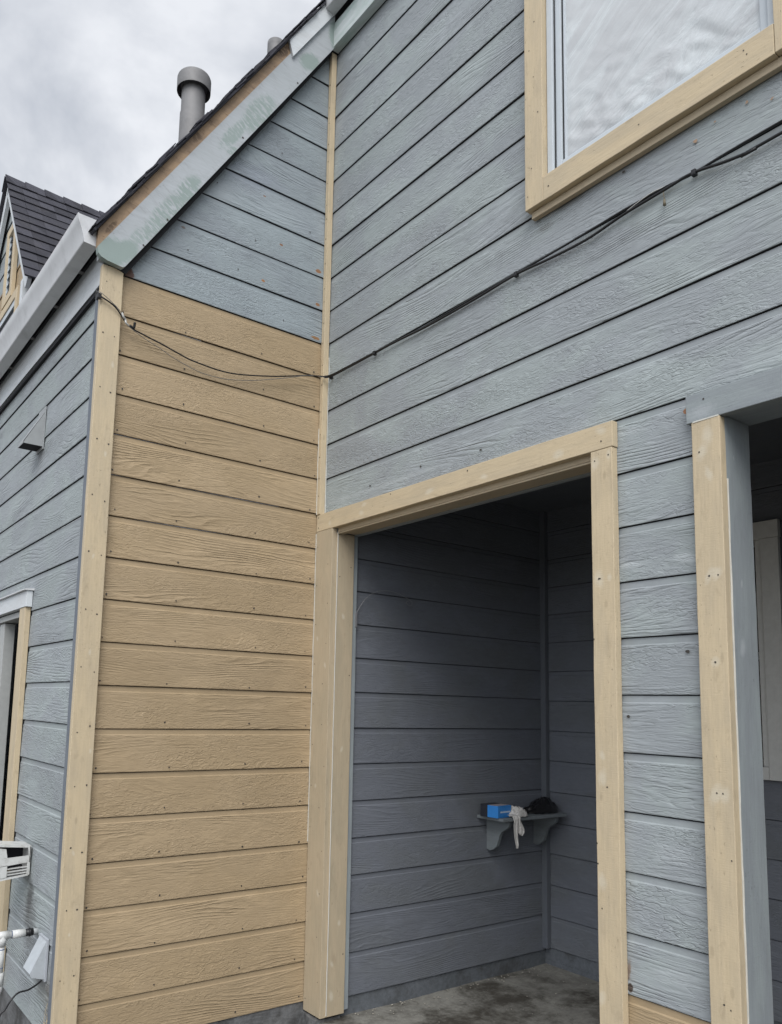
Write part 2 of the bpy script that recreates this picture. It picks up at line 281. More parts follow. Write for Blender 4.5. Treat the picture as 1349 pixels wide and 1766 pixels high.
# ------------------------------------------------------------------ geometry helpers
class MB:
    """mesh builder with per-face uv (metres), board id and texture amount"""
    def __init__(s): s.v = []; s.f = []; s.uv = []; s.bid = []; s.tex = []; s.mi = []; s.sm = []
    def face(s, pts, uvs=None, bid=0., tex=1., mi=0, smooth=False):
        i = len(s.v); s.v += [tuple(p) for p in pts]; s.f.append(list(range(i, i + len(pts))))
        if uvs is None: uvs = s.auto(pts)
        s.uv.append(uvs); s.bid.append(bid); s.tex.append(tex); s.mi.append(mi); s.sm.append(smooth)
    def auto(s, pts):
        p = [Vector(q) for q in pts]; n = (p[1] - p[0]).cross(p[2] - p[0])
        a = max(range(3), key=lambda i: abs(n[i]))
        if a == 2: return [(q.x, q.y) for q in p]
        if a == 1: return [(q.x, q.z) for q in p]
        return [(q.y, q.z) for q in p]
    def box(s, x0, x1, y0, y1, z0, z1, bid=None, mi=0, bev=0.0025, uaxis=None, seg=0.0, wob=0.0, uvxz=False):
        """bevelled board; u runs along its longest side; optional wobble for sawn edges"""
        bid = random.random() * 50 if bid is None else bid
        bm = bmesh.new(); bmesh.ops.create_cube(bm, size=1.0)
        for v in bm.verts: v.co = Vector(((x0 + x1) / 2 + v.co.x * (x1 - x0), (y0 + y1) / 2 + v.co.y * (y1 - y0), (z0 + z1) / 2 + v.co.z * (z1 - z0)))
        L = [x1 - x0, y1 - y0, z1 - z0]; ax = L.index(max(L)) if uaxis is None else uaxis
        if bev: bmesh.ops.bevel(bm, geom=bm.edges[:], offset=min(bev, min(L) * .3), segments=2, affect='EDGES', profile=.6)
        if seg:
            n = int(L[ax] / seg); lo = (x0, y0, z0)[ax]
            for i in range(1, n):
                c = [0, 0, 0]; c[ax] = lo + L[ax] * i / n; nn = [0, 0, 0]; nn[ax] = 1
                bmesh.ops.bisect_plane(bm, geom=bm.verts[:] + bm.edges[:] + bm.faces[:], plane_co=c, plane_no=nn)
            for v in bm.verts:
                q = Vector((v.co.x * 9 + bid, v.co.y * 9, v.co.z * 9))
                d = noise.noise_vector(q) * wob + noise.noise_vector(q * 5) * wob * .4; d[ax] = 0; v.co += d
        s.from_bm(bm, bid, ax, mi, uvxz); bm.free()
    def from_bm(s, bm, bid=0., ax=0, mi=0, uvxz=False, smooth=False, tex=1.):
        for f in bm.faces:
            pts = [v.co.copy() for v in f.verts]; n = f.normal; a = max(range(3), key=lambda i: abs(n[i]))
            uvs = []
            for p in pts:
                if uvxz: uvs.append((p.x, p.z)); continue
                oth = [i for i in range(3) if i != ax]
                w = oth[0] if (a == ax or a == oth[1]) else oth[1]
                if a == ax: uvs.append((p[oth[1]], p[oth[0]]))
                else: uvs.append((p[ax], p[w]))
            s.face(pts, uvs, bid, tex, mi, smooth)
    def tube(s, pts, r, n=8, mi=0, cap=True):
        pts = [Vector(p) for p in pts]; rr = r if isinstance(r, (list, tuple)) else [r] * len(pts); rings = []
        up = Vector((0, 0, 1)); prev = None
        for i, p in enumerate(pts):
            t = (pts[min(i + 1, len(pts) - 1)] - pts[max(i - 1, 0)]).normalized()
            if prev is None:
                a = t.cross(up); a = a if a.length > 1e-3 else t.cross(Vector((1, 0, 0))); a.normalize()
            else: a = (prev - t * prev.dot(t)).normalized()
            prev = a; b = t.cross(a)
            rings.append([p + (a * math.cos(2 * math.pi * j / n) + b * math.sin(2 * math.pi * j / n)) * rr[i] for j in range(n)])
        for i in range(len(pts) - 1):
            for j in range(n): k = (j + 1) % n; s.face([rings[i][j], rings[i + 1][j], rings[i + 1][k], rings[i][k]], mi=mi, smooth=True)
        if cap: s.face(rings[0][::1], mi=mi); s.face(rings[-1][::-1], mi=mi)
    def prism(s, poly, axis, a0, a1, mi=0, bid=0., uvxz=False):
        """extrude a 2-D polygon: axis 'y' poly=(x,z); axis 'x' poly=(y,z); axis 'z' poly=(x,y)"""
        def P(p, a): return {'y': (p[0], a, p[1]), 'x': (a, p[0], p[1]), 'z': (p[0], p[1], a)}[axis]
        f = [P(p, a0) for p in poly]; b = [P(p, a1) for p in poly]
        s.face(f, mi=mi, bid=bid); s.face(b[::-1], mi=mi, bid=bid)
        for i in range(len(poly)):
            j = (i + 1) % len(poly); q = [f[i], b[i], b[j], f[j]]
            s.face(q, [(v[0], v[2]) for v in q] if uvxz else None, mi=mi, bid=bid)
    def disc(s, c, nrm, r, mi=0, n=7, jit=0.25, el=1.0):
        c = Vector(c); nrm = Vector(nrm); a = nrm.cross(Vector((0, 0, 1))).normalized(); b = nrm.cross(a)
        pts = [c + (a * math.cos(2 * math.pi * i / n) * el + b * math.sin(2 * math.pi * i / n)) * r * (1 + random.uniform(-jit, jit)) for i in range(n)]
        if (pts[1] - pts[0]).cross(pts[2] - pts[1]).dot(nrm) < 0: pts.reverse()
        s.face(pts, mi=mi)
    def build(s, name, mats, parent=None):
        me = bpy.data.meshes.new(name); me.from_pydata(s.v, [], s.f)
        if not isinstance(mats, (list, tuple)): mats = [mats]
        for m in mats: me.materials.append(m)
        uvl = me.uv_layers.new(name='UVMap'); k = 0; fl = [c for u in s.uv for p in u for c in p]; uvl.data.foreach_set('uv', fl)
        for nm, arr in (('bid', s.bid), ('tex', s.tex)):
            at = me.attributes.new(nm, 'FLOAT', 'FACE'); at.data.foreach_set('value', arr)
        me.polygons.foreach_set('material_index', s.mi); me.polygons.foreach_set('use_smooth', s.sm)
        bm = bmesh.new(); bm.from_mesh(me); bmesh.ops.remove_doubles(bm, verts=bm.verts, dist=1e-6); bm.to_mesh(me); bm.free(); me.update()
        o = bpy.data.objects.new(name, me); COL.objects.link(o)
        if parent is not None: attach(o, parent)
        return o
bpy.context.view_layer.update()
def wmat(o):
    m = o.matrix_basis.copy()
    return (wmat(o.parent) @ o.matrix_parent_inverse @ m) if o.parent else m
def attach(o, parent): o.parent = parent; o.matrix_parent_inverse = wmat(parent).inverted()
def thing(name, label, cat, loc, group=None):
    o = bpy.data.objects.new(name, None); COL.objects.link(o); o.location = loc; o.empty_display_size = .1
    o['label'] = label; o['category'] = cat
    if group: o['group'] = group
    return o
def tag(o, label=None, cat=None, group=None, kind=None):
    for k, v in (('label', label), ('category', cat), ('group', group), ('kind', kind)):
        if v: o[k] = v
    return o
def rebase(o, loc):
    """move a single-mesh thing's origin to its base"""
    o.data.transform(Matrix.Translation(-Vector(loc))); o.location = loc; return o
def bez(pts, n=8):
    """Catmull-Rom through pts"""
    P = [Vector(p) for p in pts]; P = [P[0] * 2 - P[1]] + P + [P[-1] * 2 - P[-2]]; out = []
    for i in range(1, len(P) - 2):
        for k in range(n):
            t = k / n; a, b, c, d = P[i - 1:i + 3]
            out.append(.5 * ((2 * b) + (c - a) * t + (2 * a - 5 * b + 4 * c - d) * t * t + (3 * b - a - 3 * c + d) * t ** 3))
    out.append(P[-2]); return out

def lap_wall(mb, axis, plane, out, laps, intervals, zmin, zmax, cuts=(), bid0=0., seg=.22, amp=.0009, mi=0, gap=0):
    """lap siding. axis: 'x' wall runs along x (plane is y), 'y' wall runs along y (plane is x); out = outward sign.
    laps: ascending z of board bottoms. intervals(z) -> list of (u0,u1) at height z."""
    D = .014
    def prof(i):
        zb, zt = laps[i], laps[i + 1]
        return [(zt, -D, 0), (zt - .0045, -D, 0), (zt - .0045, -.0085, 0), (zt - .027, -.0080, 0), (zt - .0315, -.0045, 1), (zb + .004, -.0005, 1), (zb + .0006, -.0012, 1), (zb, -.003, 1), (zb, -D, 0)]
    for i in range(len(laps) - 1):
        zb, zt = laps[i], laps[i + 1]
        if zt <= zmin + 1e-6 or zb >= zmax - 1e-6: continue
        pr = prof(i); bid = bid0 + i; dark = {(pr[0][0], pr[1][0]), (pr[7][0], pr[8][0])}
        wz = random.uniform(-.0012, .0012); wd = random.uniform(-.001, .001)
        for (za, da, ta), (zc, dc, tc_) in zip(pr[:-1], pr[1:]):
            hi, lo = min(za, zmax), max(zc, zmin)
            if hi < lo - 1e-9: continue
            if za - zc > 1e-6:
                lev = [hi] + sorted([c for c in cuts if lo + 1e-5 < c < hi - 1e-5], reverse=True) + [lo]
            else:
                if za > zmax or za < zmin: continue
                lev = [za, zc]
            for z1, z0 in zip(lev[:-1], lev[1:]):
                if za - zc > 1e-6 and z1 - z0 < 1e-6: continue
                dd = lambda z: da + (dc - da) * ((za - z) / (za - zc)) if za - zc > 1e-6 else None
                e = 1e-5 if z1 - z0 > 1e-4 else 0
                I1 = intervals(z1 - e); I0 = intervals(z0 + e)
                for (a1, b1), (a0, b0) in zip(I1, I0):
                    n = max(1, int(max(b1 - a1, b0 - a0) / seg))
                    for k in range(n):
                        t0, t1 = k / n, (k + 1) / n
                        q = []
                        for (a, b, z, d) in ((a1, b1, z1, dd(z1) if za - zc > 1e-6 else da), (a0, b0, z0, dd(z0) if za - zc > 1e-6 else dc)):
                            for t in (t0, t1):
                                u = a + (b - a) * t
                                w = noise.noise(Vector((u * 1.7, i * 3.1 + bid0, 0))) * amp * 1.6 * (1 if (zmin + .003 < z < zmax - .003) else 0)
                                dw = noise.noise(Vector((u * 2.3, i * 5.3 + bid0, 4))) * amp
                                zz = z + w; dp = plane + out * (d + dw + wd)
                                q.append(((u, dp, zz) if axis == 'x' else (dp, u, zz), (u, z)))
                        p = [q[0], q[1], q[3], q[2]]
                        if (axis == 'x') == (out > 0): p = p   # winding fixed later by recalc
                        tex = 1. if ta and tc_ else 0.
                        if (za, zc) == (pr[4][0], pr[5][0]): tex = 1.
                        mb.face([a for a, _ in p], [b for _, b in p], bid, tex, gap if (za, zc) in dark else mi)

# ------------------------------------------------------------------ setting: ground and porch floor
g = MB(); n = 24
for i in range(n):
    for j in range(n):
        xs = [-60 + 120 * (i + k) / n for k in (0, 1)]; ys = [-60 + 120 * (j + k) / n for k in (0, 1)]
        g.face([(xs[0], ys[0], -1.66), (xs[1], ys[0], -1.66), (xs[1], ys[1], -1.66), (xs[0], ys[1], -1.66)])
tag(g.build('ground', m_ground), kind='structure')
pf = MB()
bm = bmesh.new(); bmesh.ops.create_grid(bm, x_segments=60, y_segments=120, size=.5)
for v in bm.verts:
    x, y = -.03 + (v.co.x + .5) * 1.80, -4.5 + (v.co.y + .5) * 4.37
    v.co = Vector((x, y, -1.487 + .006 * noise.noise(Vector((x * 3, y * 3, 0))) + .002 * noise.noise(Vector((x * 14, y * 14, 2))) + .012 * max(0, x - 1.2)))
pf.from_bm(bm, smooth=True); bm.free()
pf.face([(-.03, -4.5, -1.487), (-.03, -.13, -1.487), (-.03, -.13, -1.66), (-.03, -4.5, -1.66)])
tag(pf.build('porch_floor', m_floor), kind='structure')

# ------------------------------------------------------------------ the house
H = thing('house', 'grey lap sided house half repainted tan with recessed open porch and steep shingle roof', 'house', (0, 0, -1.66))
E_ = .2032
LA = [-8 * E_] + [i * E_ for i in range(-7, 12)]       # board bottoms up to 2.235
LUP = [2.242, 2.446, 2.652, 2.860, 3.064, 3.272, 3.482, 3.694, 3.909, 4.122, 4.33]
LA = LA[:-1] + LUP
rake_low = lambda x: 2.265 + 1.543 * (x + 1.241)
x_of = lambda z: (z - 2.265) / 1.543 - 1.241
# wall facing the viewer: tan below, grey gable above
mb = MB(); lap_wall(mb, 'x', 0, -1, LA, lambda z: [(-1.31, -.004)], -7 * E_, 2.242, bid0=3, gap=2)
for i in range(-7, 11):                                   # nails
    for x in (-1.225, -.875, -.42, -.075):
        xx = x + random.uniform(-.02, .02); zz = i * E_ + random.uniform(.012, .032)
        mb.disc((xx, -.0018, zz), (0, -1, 0), random.uniform(.0036, .0052), mi=1)
mb.build('siding', [m_tan, m_nail, m_gapt], H)['label'] = 'freshly painted tan siding'
mb = MB(); lap_wall(mb, 'x', 0, -1, LA, lambda z: [(max(-1.25, x_of(z) - .03), -.004)] if x_of(z) < -.04 else [], 2.242, 4.1, bid0=40, gap=2)
for x, z in ((-.75, 2.95), (-.35, 3.31), (-.5, 2.71), (-.14, 2.9), (-.9, 2.5), (-.3, 2.3), (-.6, 2.5)): mb.disc((x, -.0022, z), (0, -1, 0), .004, mi=1)
mb.build('siding', [m_gable, m_nail, m_gap], H)['label'] = 'old grey siding under the gable rake'

# right wall (faces -x): grey, two porch openings and an upper window
OP1 = (-1.86, -.16, 1.12); OP2 = (-3.75, -2.30, 1.13); WN = (-2.64, -1.60, 2.29, 3.75)
def IB(z):
    if z < OP1[2]: return [(-4.6, OP2[0]), (OP2[1], OP1[0] - .0), (OP1[1], -.004)]
    if WN[2] < z < WN[3]: return [(-4.6, WN[0]), (WN[1], -.004)]
    return [(-4.6, -.004)]
LB = [v - (.006 if v < 1.1 else 0) for v in LA]
mb = MB(); lap_wall(mb, 'y', 0, -1, LB, lambda z: IB(z), -4 * E_ - .006, 4.12, cuts=(OP1[2], WN[2], WN[3]), bid0=80, gap=3)
for y, z in ((-2.0, 2.19), (-.45, 1.29), (-.85, 1.30), (-1.25, 1.28), (-2.2, .34), (-1.97, .12)): mb.disc((-.002, y, z), (-1, 0, 0), .005, mi=1, el=1.6)
for y, z, r in ((-2.29, 2.14, .006), (-2.47, 2.17, .005), (-2.55, 2.13, .0035), (-2.36, 2.17, .003)): mb.disc((-.0022, y, z), (-1, 0, 0), r, mi=2, el=1.4, n=9, jit=.5)
m_rust = plain_mat('rust_mark', (.33, .23, .16), .8)
mb.build('siding', [m_greyB, m_nail, m_rust, m_gap], H)
mb = MB(); lap_wall(mb, 'y', 0, -1, LB, lambda z: [(OP2[1], OP1[0])], -1.66, -4 * E_ - .006, bid0=120, gap=1); mb.build('siding', [m_tan, m_gapt], H)['label'] = 'tan boards at the foot of the pillar'
mb = MB(); lap_wall(mb, 'y', 0, -1, LB, lambda z: [(-4.6, OP2[0])], -1.66, -4 * E_ - .006, bid0=130, gap=1); mb.build('siding', [m_grey, m_gap], H)

# left wall (plane x=-1.315, faces -x), window opening y 1.12..2.1
XC = -1.315
LC = [i * E_ + .0147 for i in range(-7, 12)]
def IC(z): return [(.05, .975), (2.25, 8.0)] if -1.1 < z < .70 else [(.05, 8.0)]
mb = MB(); lap_wall(mb, 'y', XC, -1, LC, IC, LC[0], 2.2, cuts=(.70, -1.1), bid0=150, seg=.3, gap=1)
mb.build('siding', [m_greyC, m_gap], H)['label'] = 'grey siding of the side wall under the eave'

# foundation
mb = MB()
bm = bmesh.new()
for (x0, x1, y0, y1, z0, z1) in ((-1.30, .02, .012, .2, -1.7, -1.42), (-.045, .11, -.145, .02, -1.7, -1.472), (-1.31, -1.15, .02, 8., -1.7, LC[0] + .002)):
    b2 = bmesh.new(); bmesh.ops.create_cube(b2, size=1)
    for v in b2.verts: v.co = Vector(((x0 + x1) / 2 + v.co.x * (x1 - x0), (y0 + y1) / 2 + v.co.y * (y1 - y0), (z0 + z1) / 2 + v.co.z * (z1 - z0)))
    bmesh.ops.subdivide_edges(b2, edges=b2.edges[:], cuts=14, use_grid_fill=True)
    for v in b2.verts:
        d = noise.noise_vector(v.co * 14) * .009; d.z *= (0 if v.co.z > z1 - .01 else 1); v.co += d
    mb.from_bm(b2); b2.free()
bm.free()
mb.build('foundation', m_found, H)

# porch: side wall (plane y=-.14 faces -y), back wall (plane x=1.75 faces -x), ceiling, plinth
LD = [-1.39, -1.17, -.97, -.77, -.575, -.378, -.18, .015, .212, .402, .590, .778, .965, 1.157, 1.35, 1.54]
LE = [-1.372, -1.177, -.982, -.783, -.587, -.39, -.19, .005, .202, .396, .59, .779, .965, 1.156, 1.35, 1.54]
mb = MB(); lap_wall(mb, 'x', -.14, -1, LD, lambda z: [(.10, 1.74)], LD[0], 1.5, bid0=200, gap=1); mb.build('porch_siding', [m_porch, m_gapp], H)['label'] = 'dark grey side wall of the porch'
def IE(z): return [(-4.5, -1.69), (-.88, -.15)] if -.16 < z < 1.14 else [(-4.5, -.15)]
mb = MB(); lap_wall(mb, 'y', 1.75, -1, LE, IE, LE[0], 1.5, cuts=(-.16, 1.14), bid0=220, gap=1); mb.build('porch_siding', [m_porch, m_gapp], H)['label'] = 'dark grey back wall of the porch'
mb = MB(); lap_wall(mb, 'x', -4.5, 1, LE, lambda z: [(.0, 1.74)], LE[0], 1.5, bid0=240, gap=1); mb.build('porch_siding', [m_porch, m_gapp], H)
mb = MB(); mb.box(.1, 1.77, -.13, -.118, -1.5, LD[0] + .003, bev=0); mb.box(1.758, 1.78, -4.5, -.13, -1.5, LE[0] + .003, bev=0); mb.box(1.752, 1.757, -.6, -.13, -1.50, -1.45, bev=0)
mb.build('plinth', m_pfound, H)
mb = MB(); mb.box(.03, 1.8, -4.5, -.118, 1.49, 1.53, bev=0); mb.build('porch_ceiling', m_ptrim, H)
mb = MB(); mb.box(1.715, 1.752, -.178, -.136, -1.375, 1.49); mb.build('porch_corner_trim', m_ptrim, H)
# inner lining behind the front wall so the porch is closed
mb = MB(); mb.box(.02, .03, -1.86, -.16, 1.13, 1.6, bev=0); mb.box(.02, .03, -4.6, -1.86, 1.145, 1.6, bev=0); mb.box(.02, .03, -4.6, -3.76, -1.6, 1.145, bev=0); mb.build('porch_lining', m_gtrim, H)

# porch window in the back wall
w2 = MB(); X = 1.745
w2.box(X - .028, X, -1.705, -1.612, -.19, 1.066); w2.box(X - .028, X, -.95, -.86, -.19, 1.07); w2.box(X - .030, X + .002, -1.708, -.855, 1.067, 1.160); w2.box(X - .028, X, -1.611, -.951, -.19, -.125)
w2o = w2.build('window', m_olive, H); w2o['label'] = 'shaded porch window with pale trim'
f = MB(); f.box(X - .008, X + .03, -1.611, -1.575, -.124, 1.066); f.box(X - .008, X + .03, -.985, -.95, -.124, 1.07)
f.box(X - .008, X + .03, -1.565, -.985, .43, .47); f.box(X - .008, X + .03, -1.565, -.985, -.124, -.09); f.box(X - .008, X + .03, -1.565, -.985, 1.035, 1.07); f.build('frame', m_olive, w2o)
f = MB(); f.box(X + .012, X + .016, -1.565, -.985, -.09, 1.035, bev=0); f.build('pane', m_glassd, w2o)
f = MB(); f.box(X + .02, X + .05, -1.68, -.86, -.18, 1.15, bev=0); f.build('backing', m_dark, w2o)

# trims around the porch openings
NAIL = lambda mb, lst, nrm: [mb.disc(p, nrm, r, mi=1) for p, r in lst]
def trim(name, m, *boxes, nails=(), nrm=(-1, 0, 0), putty=(), parent=None, label=None, caulk=(), seg=.09, wob=.0008):
    b = MB()
    for q in boxes: b.box(*q, seg=seg, wob=wob)
    for p in nails: b.disc(p, nrm, random.uniform(.0026, .0036) if name == 'casing' else random.uniform(.003, .0045), mi=1)
    if putty:
        q = boxes[0]; dims = [q[1] - q[0], q[3] - q[2], q[5] - q[4]]; ax = dims.index(max(dims)); na = 0 if nrm[0] else 1
        ot = [i for i in range(3) if i != ax and i != na][0]
        args, kw = BM[m.name]; kw = dict(kw); light = (.60, .56, .46) if args[1][2] < args[1][0] else (.40, .42, .44)
        kw['spots'] = [(p[ax], p[ot], r * random.uniform(1.3, 2.2), r * random.uniform(.8, 1.3), random.uniform(-.4, .4), light, .42) for p, r in putty]
        m = board_mat(*((args[0] + '_filled',) + tuple(args[1:])), **kw)
    for q in caulk: b.box(*q, mi=3, bev=.001, seg=.05, wob=.0016)
    o = b.build(name, [m, m_nail, m_putty, m_caulk], parent or H)
    if label: o['label'] = label
    return o
FX = -.0332
trim('header_trim', m_trim, (-.032, .001, -1.948, -.001, 1.110, 1.208), nails=[(FX, -.02, 1.19), (FX, -.02, 1.13), (FX, -1.2, 1.19), (FX, -.66, 1.195), (FX, -1.9, 1.14)],
     putty=[((FX + .0002, -.13, 1.14), .009), ((FX + .0002, -.42, 1.145), .012), ((FX + .0002, -.44, 1.185), .008), ((FX + .0002, -.95, 1.15), .012), ((FX + .0002, -1.3, 1.14), .009), ((FX + .0002, -1.7, 1.14), .012), ((FX + .0002, -1.9, 1.18), .010)], label='tan header over the left porch opening')
trim('casing', m_trim_lx, (-.032, .001, -.158, -.001, -1.462, 1.1085), nails=[(FX, -.02 - .1 * (i % 2) * random.uniform(.8, 1.2), -1.4 + i * .11) for i in range(23)],
     putty=[((FX + .0002, -.04, .5), .007), ((FX + .0002, -.12, .35), .008), ((FX + .0002, -.06, -.3), .007), ((FX + .0002, -.11, -.85), .009)], caulk=[(-.0345, -.0325, -.004, .002, -.6, 1.10)], label='left casing of the left porch opening')
trim('jamb', m_trim_lx, (-.001, .116, -.166, -.142, -1.458, 1.085), nrm=(0, -1, 0), nails=[(.095, -.1665, .9), (.02, -.1665, .84), (.1, -.1665, .3), (.1, -.1665, -1.16)],
     putty=[((.06, -.1668, -.1), .007), ((.05, -.1668, .62), .009), ((.03, -.1668, -1.2), .010), ((.03, -.1668, -1.36), .012), ((.07, -.1668, -1.0), .008)], caulk=[(-.0015, .0025, -.169, -.165, -1.45, 1.09)], label='tan left jamb of the porch opening')
trim('jamb', m_gtrim, (.118, .147, -.158, -.132, -1.445, 1.085), label='thin grey strip behind the tan jamb')
trim('head_jamb', m_trim_lx, (-.001, .118, -1.86, -.168, 1.087, 1.112), (.0, .035, -1.86, -.168, 1.078, 1.0865), label='tan underside board of the left porch opening')
trim('head_jamb', m_gtrim, (.1185, .15, -1.87, -.16, 1.083, 1.13))
trim('casing', m_trim, (-.032, .001, -1.945, -1.851, -1.62, 1.1085), nails=[(FX, -1.90, -.13), (FX, -1.93, 1.08), (FX, -1.87, 1.07), (FX, -1.88, .62), (FX, -1.885, .62), (FX, -1.87, -.55), (FX, -1.854, .398), (FX, -1.853, -.33), (FX, -1.856, -.40)],
     putty=[((FX + .0002, -1.88, .62), .016), ((FX + .0002, -1.925, .62), .008), ((FX + .0002, -1.87, 1.06), .013), ((FX + .0002, -1.93, 1.08), .008), ((FX + .0002, -1.88, -.02), .009), ((FX + .0002, -1.88, -.10), .013), ((FX + .0002, -1.87, -.46), .016), ((FX + .0002, -1.86, -.85), .012)], label='rough tan casing left of the pillar siding', wob=.0016)
trim('jamb', m_trim, (-.001, .12, -1.875, -1.853, -1.6, 1.085), label='tan right jamb of the left porch opening')
trim('casing', m_trim, (-.032, .001, -2.352, -2.255, -1.62, 1.108), nails=[(FX, -2.28, 1.0), (FX, -2.30, .58), (FX, -2.33, .58), (FX, -2.31, .3), (FX, -2.30, -.11), (FX, -2.32, -.11), (FX, -2.3, -.74), (FX, -2.32, -.75), (FX, -2.34, -.31)],
     putty=[((FX + .0002, -2.29, 1.0), .012), ((FX + .0002, -2.31, 1.05), .014), ((FX + .0002, -2.31, .92), .010), ((FX + .0002, -2.30, .58), .013), ((FX + .0002, -2.325, .585), .011), ((FX + .0002, -2.31, .3), .010), ((FX + .0002, -2.295, -.115), .014), ((FX + .0002, -2.325, -.115), .013)],
     caulk=[(-.033, -.030, -2.35, -2.26, 1.106, 1.111)], label='bright tan casing right of the pillar siding', wob=.0012)
trim('jamb', m_gtrim, (.001, .158, -2.352, -2.28, -1.6, 1.12), nrm=(0, -1, 0), putty=[((.07, -2.3528, .56), .006), ((.05, -2.3528, .98), .004), ((.06, -2.3528, .35), .012)], caulk=[(.001, .0055, -2.3555, -2.350, -1.5, .90)], label='grey pillar side facing the right opening')
trim('header_trim', m_gtrim, (-.030, .001, -3.85, -2.236, 1.1095, 1.207), nails=[(-.0312, -2.3, 1.18)], putty=[((-.0312, -2.29, 1.14), .02)], label='grey header over the right porch opening')
trim('head_jamb', m_gtrim, (.001, .16, -3.76, -2.353, 1.115, 1.14))
trim('casing', m_trim, (-.032, .001, -3.85, -3.75, -1.62, 1.108)); trim('jamb', m_gtrim, (.001, .16, -3.78, -3.755, -1.6, 1.113))

# corner boards
cn = [(-1.33 + random.uniform(0, .01) + .055 * (i % 2), -.0312, -1.35 + (i // 2) * .27 + random.uniform(-.02, .02)) for i in range(27)]
trim('corner_board', m_trim, (-1.350, -1.245, -.030, .004, -1.62, 2.245), nrm=(0, -1, 0), nails=cn, putty=[((-1.28 + random.uniform(-.03, .02), -.0306, z), .006) for z in (-.9, -.55, -.1, .35, .8, 1.3, 1.75)], label='tan corner board on the viewer side')
trim('corner_board', m_gcorner, (-1.345, -1.312, .0045, .066, -1.62, 2.13), label='grey corner board on the side wall')
# inside corner trim with caulk
trim('inside_corner_trim', m_trim, (-.037, -.002, -.032, -.002, 1.209, 4.11), nrm=(-1, -.0, 0), nails=[(-.0375, -.018, 1.3 + .13 * i + random.uniform(-.03, .03)) for i in range(21)],
     caulk=[(-.0385, -.0345, -.004, .001, 1.21, 1.72), (-.004, .001, -.0375, -.0325, 1.21, 1.5), (-.003, .001, -.036, -.0325, 1.5, 2.15)], label='square tan strip in the inside corner')
trim('caulk_line', m_caulk, (-.005, -.0005, -.0345, -.0285, 1.2085, 1.2115))

# upper window
wy0, wy1, wz0, wz1 = -2.587, -1.652, 2.350, 3.70
wo_ = MB()   # vinyl frame
for (a, b, c, d) in ((wy1 - .030, wy1 - .001, wz0, wz1), (wy0 + .001, wy0 + .03, wz0, wz1)): wo_.box(-.022, .05, a, b, c, d)
wo_.box(-.022, .05, wy0 + .03, wy1 - .03, wz0, wz0 + .024); wo_.box(-.022, .05, wy0 + .03, wy1 - .03, wz1 - .024, wz1)
wo = wo_.build('window', m_vinyl, H); wo['label'] = 'upper window covered with wrinkled masking film'
sf = MB()
a, b, c, d = wy0 + .034, wy1 - .034, wz0 + .028, wz1 - .028
sf.box(-.004, .03, b - .028, b, c, d); sf.box(-.004, .03, a, a + .028, c, d); sf.box(-.004, .03, a + .028, b - .028, c, c + .028); sf.box(-.004, .03, a + .028, b - .028, d - .028, d)
sf.box(.004, .024, b - .045, b - .036, c + .028, d - .028, bev=.001)
sf.build('sash', m_vinyl, wo)
sp = MB(); sp.box(-.010, -.006, wy1 - .034, wy1 - .031, wz0 + .02, wz1 - .02, bev=0); sp.box(.004, .006, b - .033, b - .0285, c + .028, d - .03, bev=0); sp.box(.004, .006, a + .028, b - .028, c + .0285, c + .0325, bev=0); sp.build('gasket', m_blk, wo)
pn = MB(); pn.box(.018, .022, a + .028, b - .028, c + .028, d - .028, bev=0); pn.build('pane', m_glassd, wo)
fl = MB(); nx, nz = 70, 90
def fpt(i, j):
    y = b - .030 + (a - b + .060) * i / nx; z = c + .030 + (d - c - .06) * j / nz
    dg = z + .55 * (-y); e = min(1, min(i, nx - i, j, nz - j) / 3); low = max(.25, 1 - (z - c) / .6)
    h = noise.fractal(Vector((dg * 5, -y * 2.4, 1)), .8, 2.1, 4) * .010 * low + noise.fractal(Vector((dg * 17, -y * 11, 5)), .8, 2.1, 3) * .009 * low ** 2.5
    return (.0145 - abs(h) * e * 1.0, y, z)
for i in range(nx):
    for j in range(nz):
        q = [fpt(i, j), fpt(i, j + 1), fpt(i + 1, j + 1), fpt(i + 1, j)]; fl.face(q, [(p[1], p[2]) for p in q], smooth=True)
fl.build('masking_film', m_film, wo)
trim('casing', m_trim, (-.05, .0, -1.650, -1.555, 2.242, 3.82), nails=[(-.0512, -1.60 + random.uniform(-.03, .03), z) for z in (2.3, 2.42, 2.66, 2.84, 2.98, 3.1)], parent=wo, label='left window casing', wob=.001)
trim('casing', m_trim, (-.05, .0, -2.586, -1.651, 2.240, 2.349), nails=[(-.0512, -1.68, 2.29), (-.0512, -2.1, 2.3), (-.0512, -2.5, 2.3), (-.0512, -2.49, 2.32)], parent=wo, label='bottom window casing', wob=.001)
trim('casing', m_trim, (-.05, .0, -2.684, -2.5875, 2.242, 3.82), parent=wo, wob=.001); trim('casing', m_trim, (-.05, .0, -2.586, -1.651, 3.701, 3.82), parent=wo)
trim('sill_strip', m_trim_lx, (-.024, .0, -2.69, -1.568, 2.208, 2.239), parent=wo, label='recessed tan strip under the window casing')

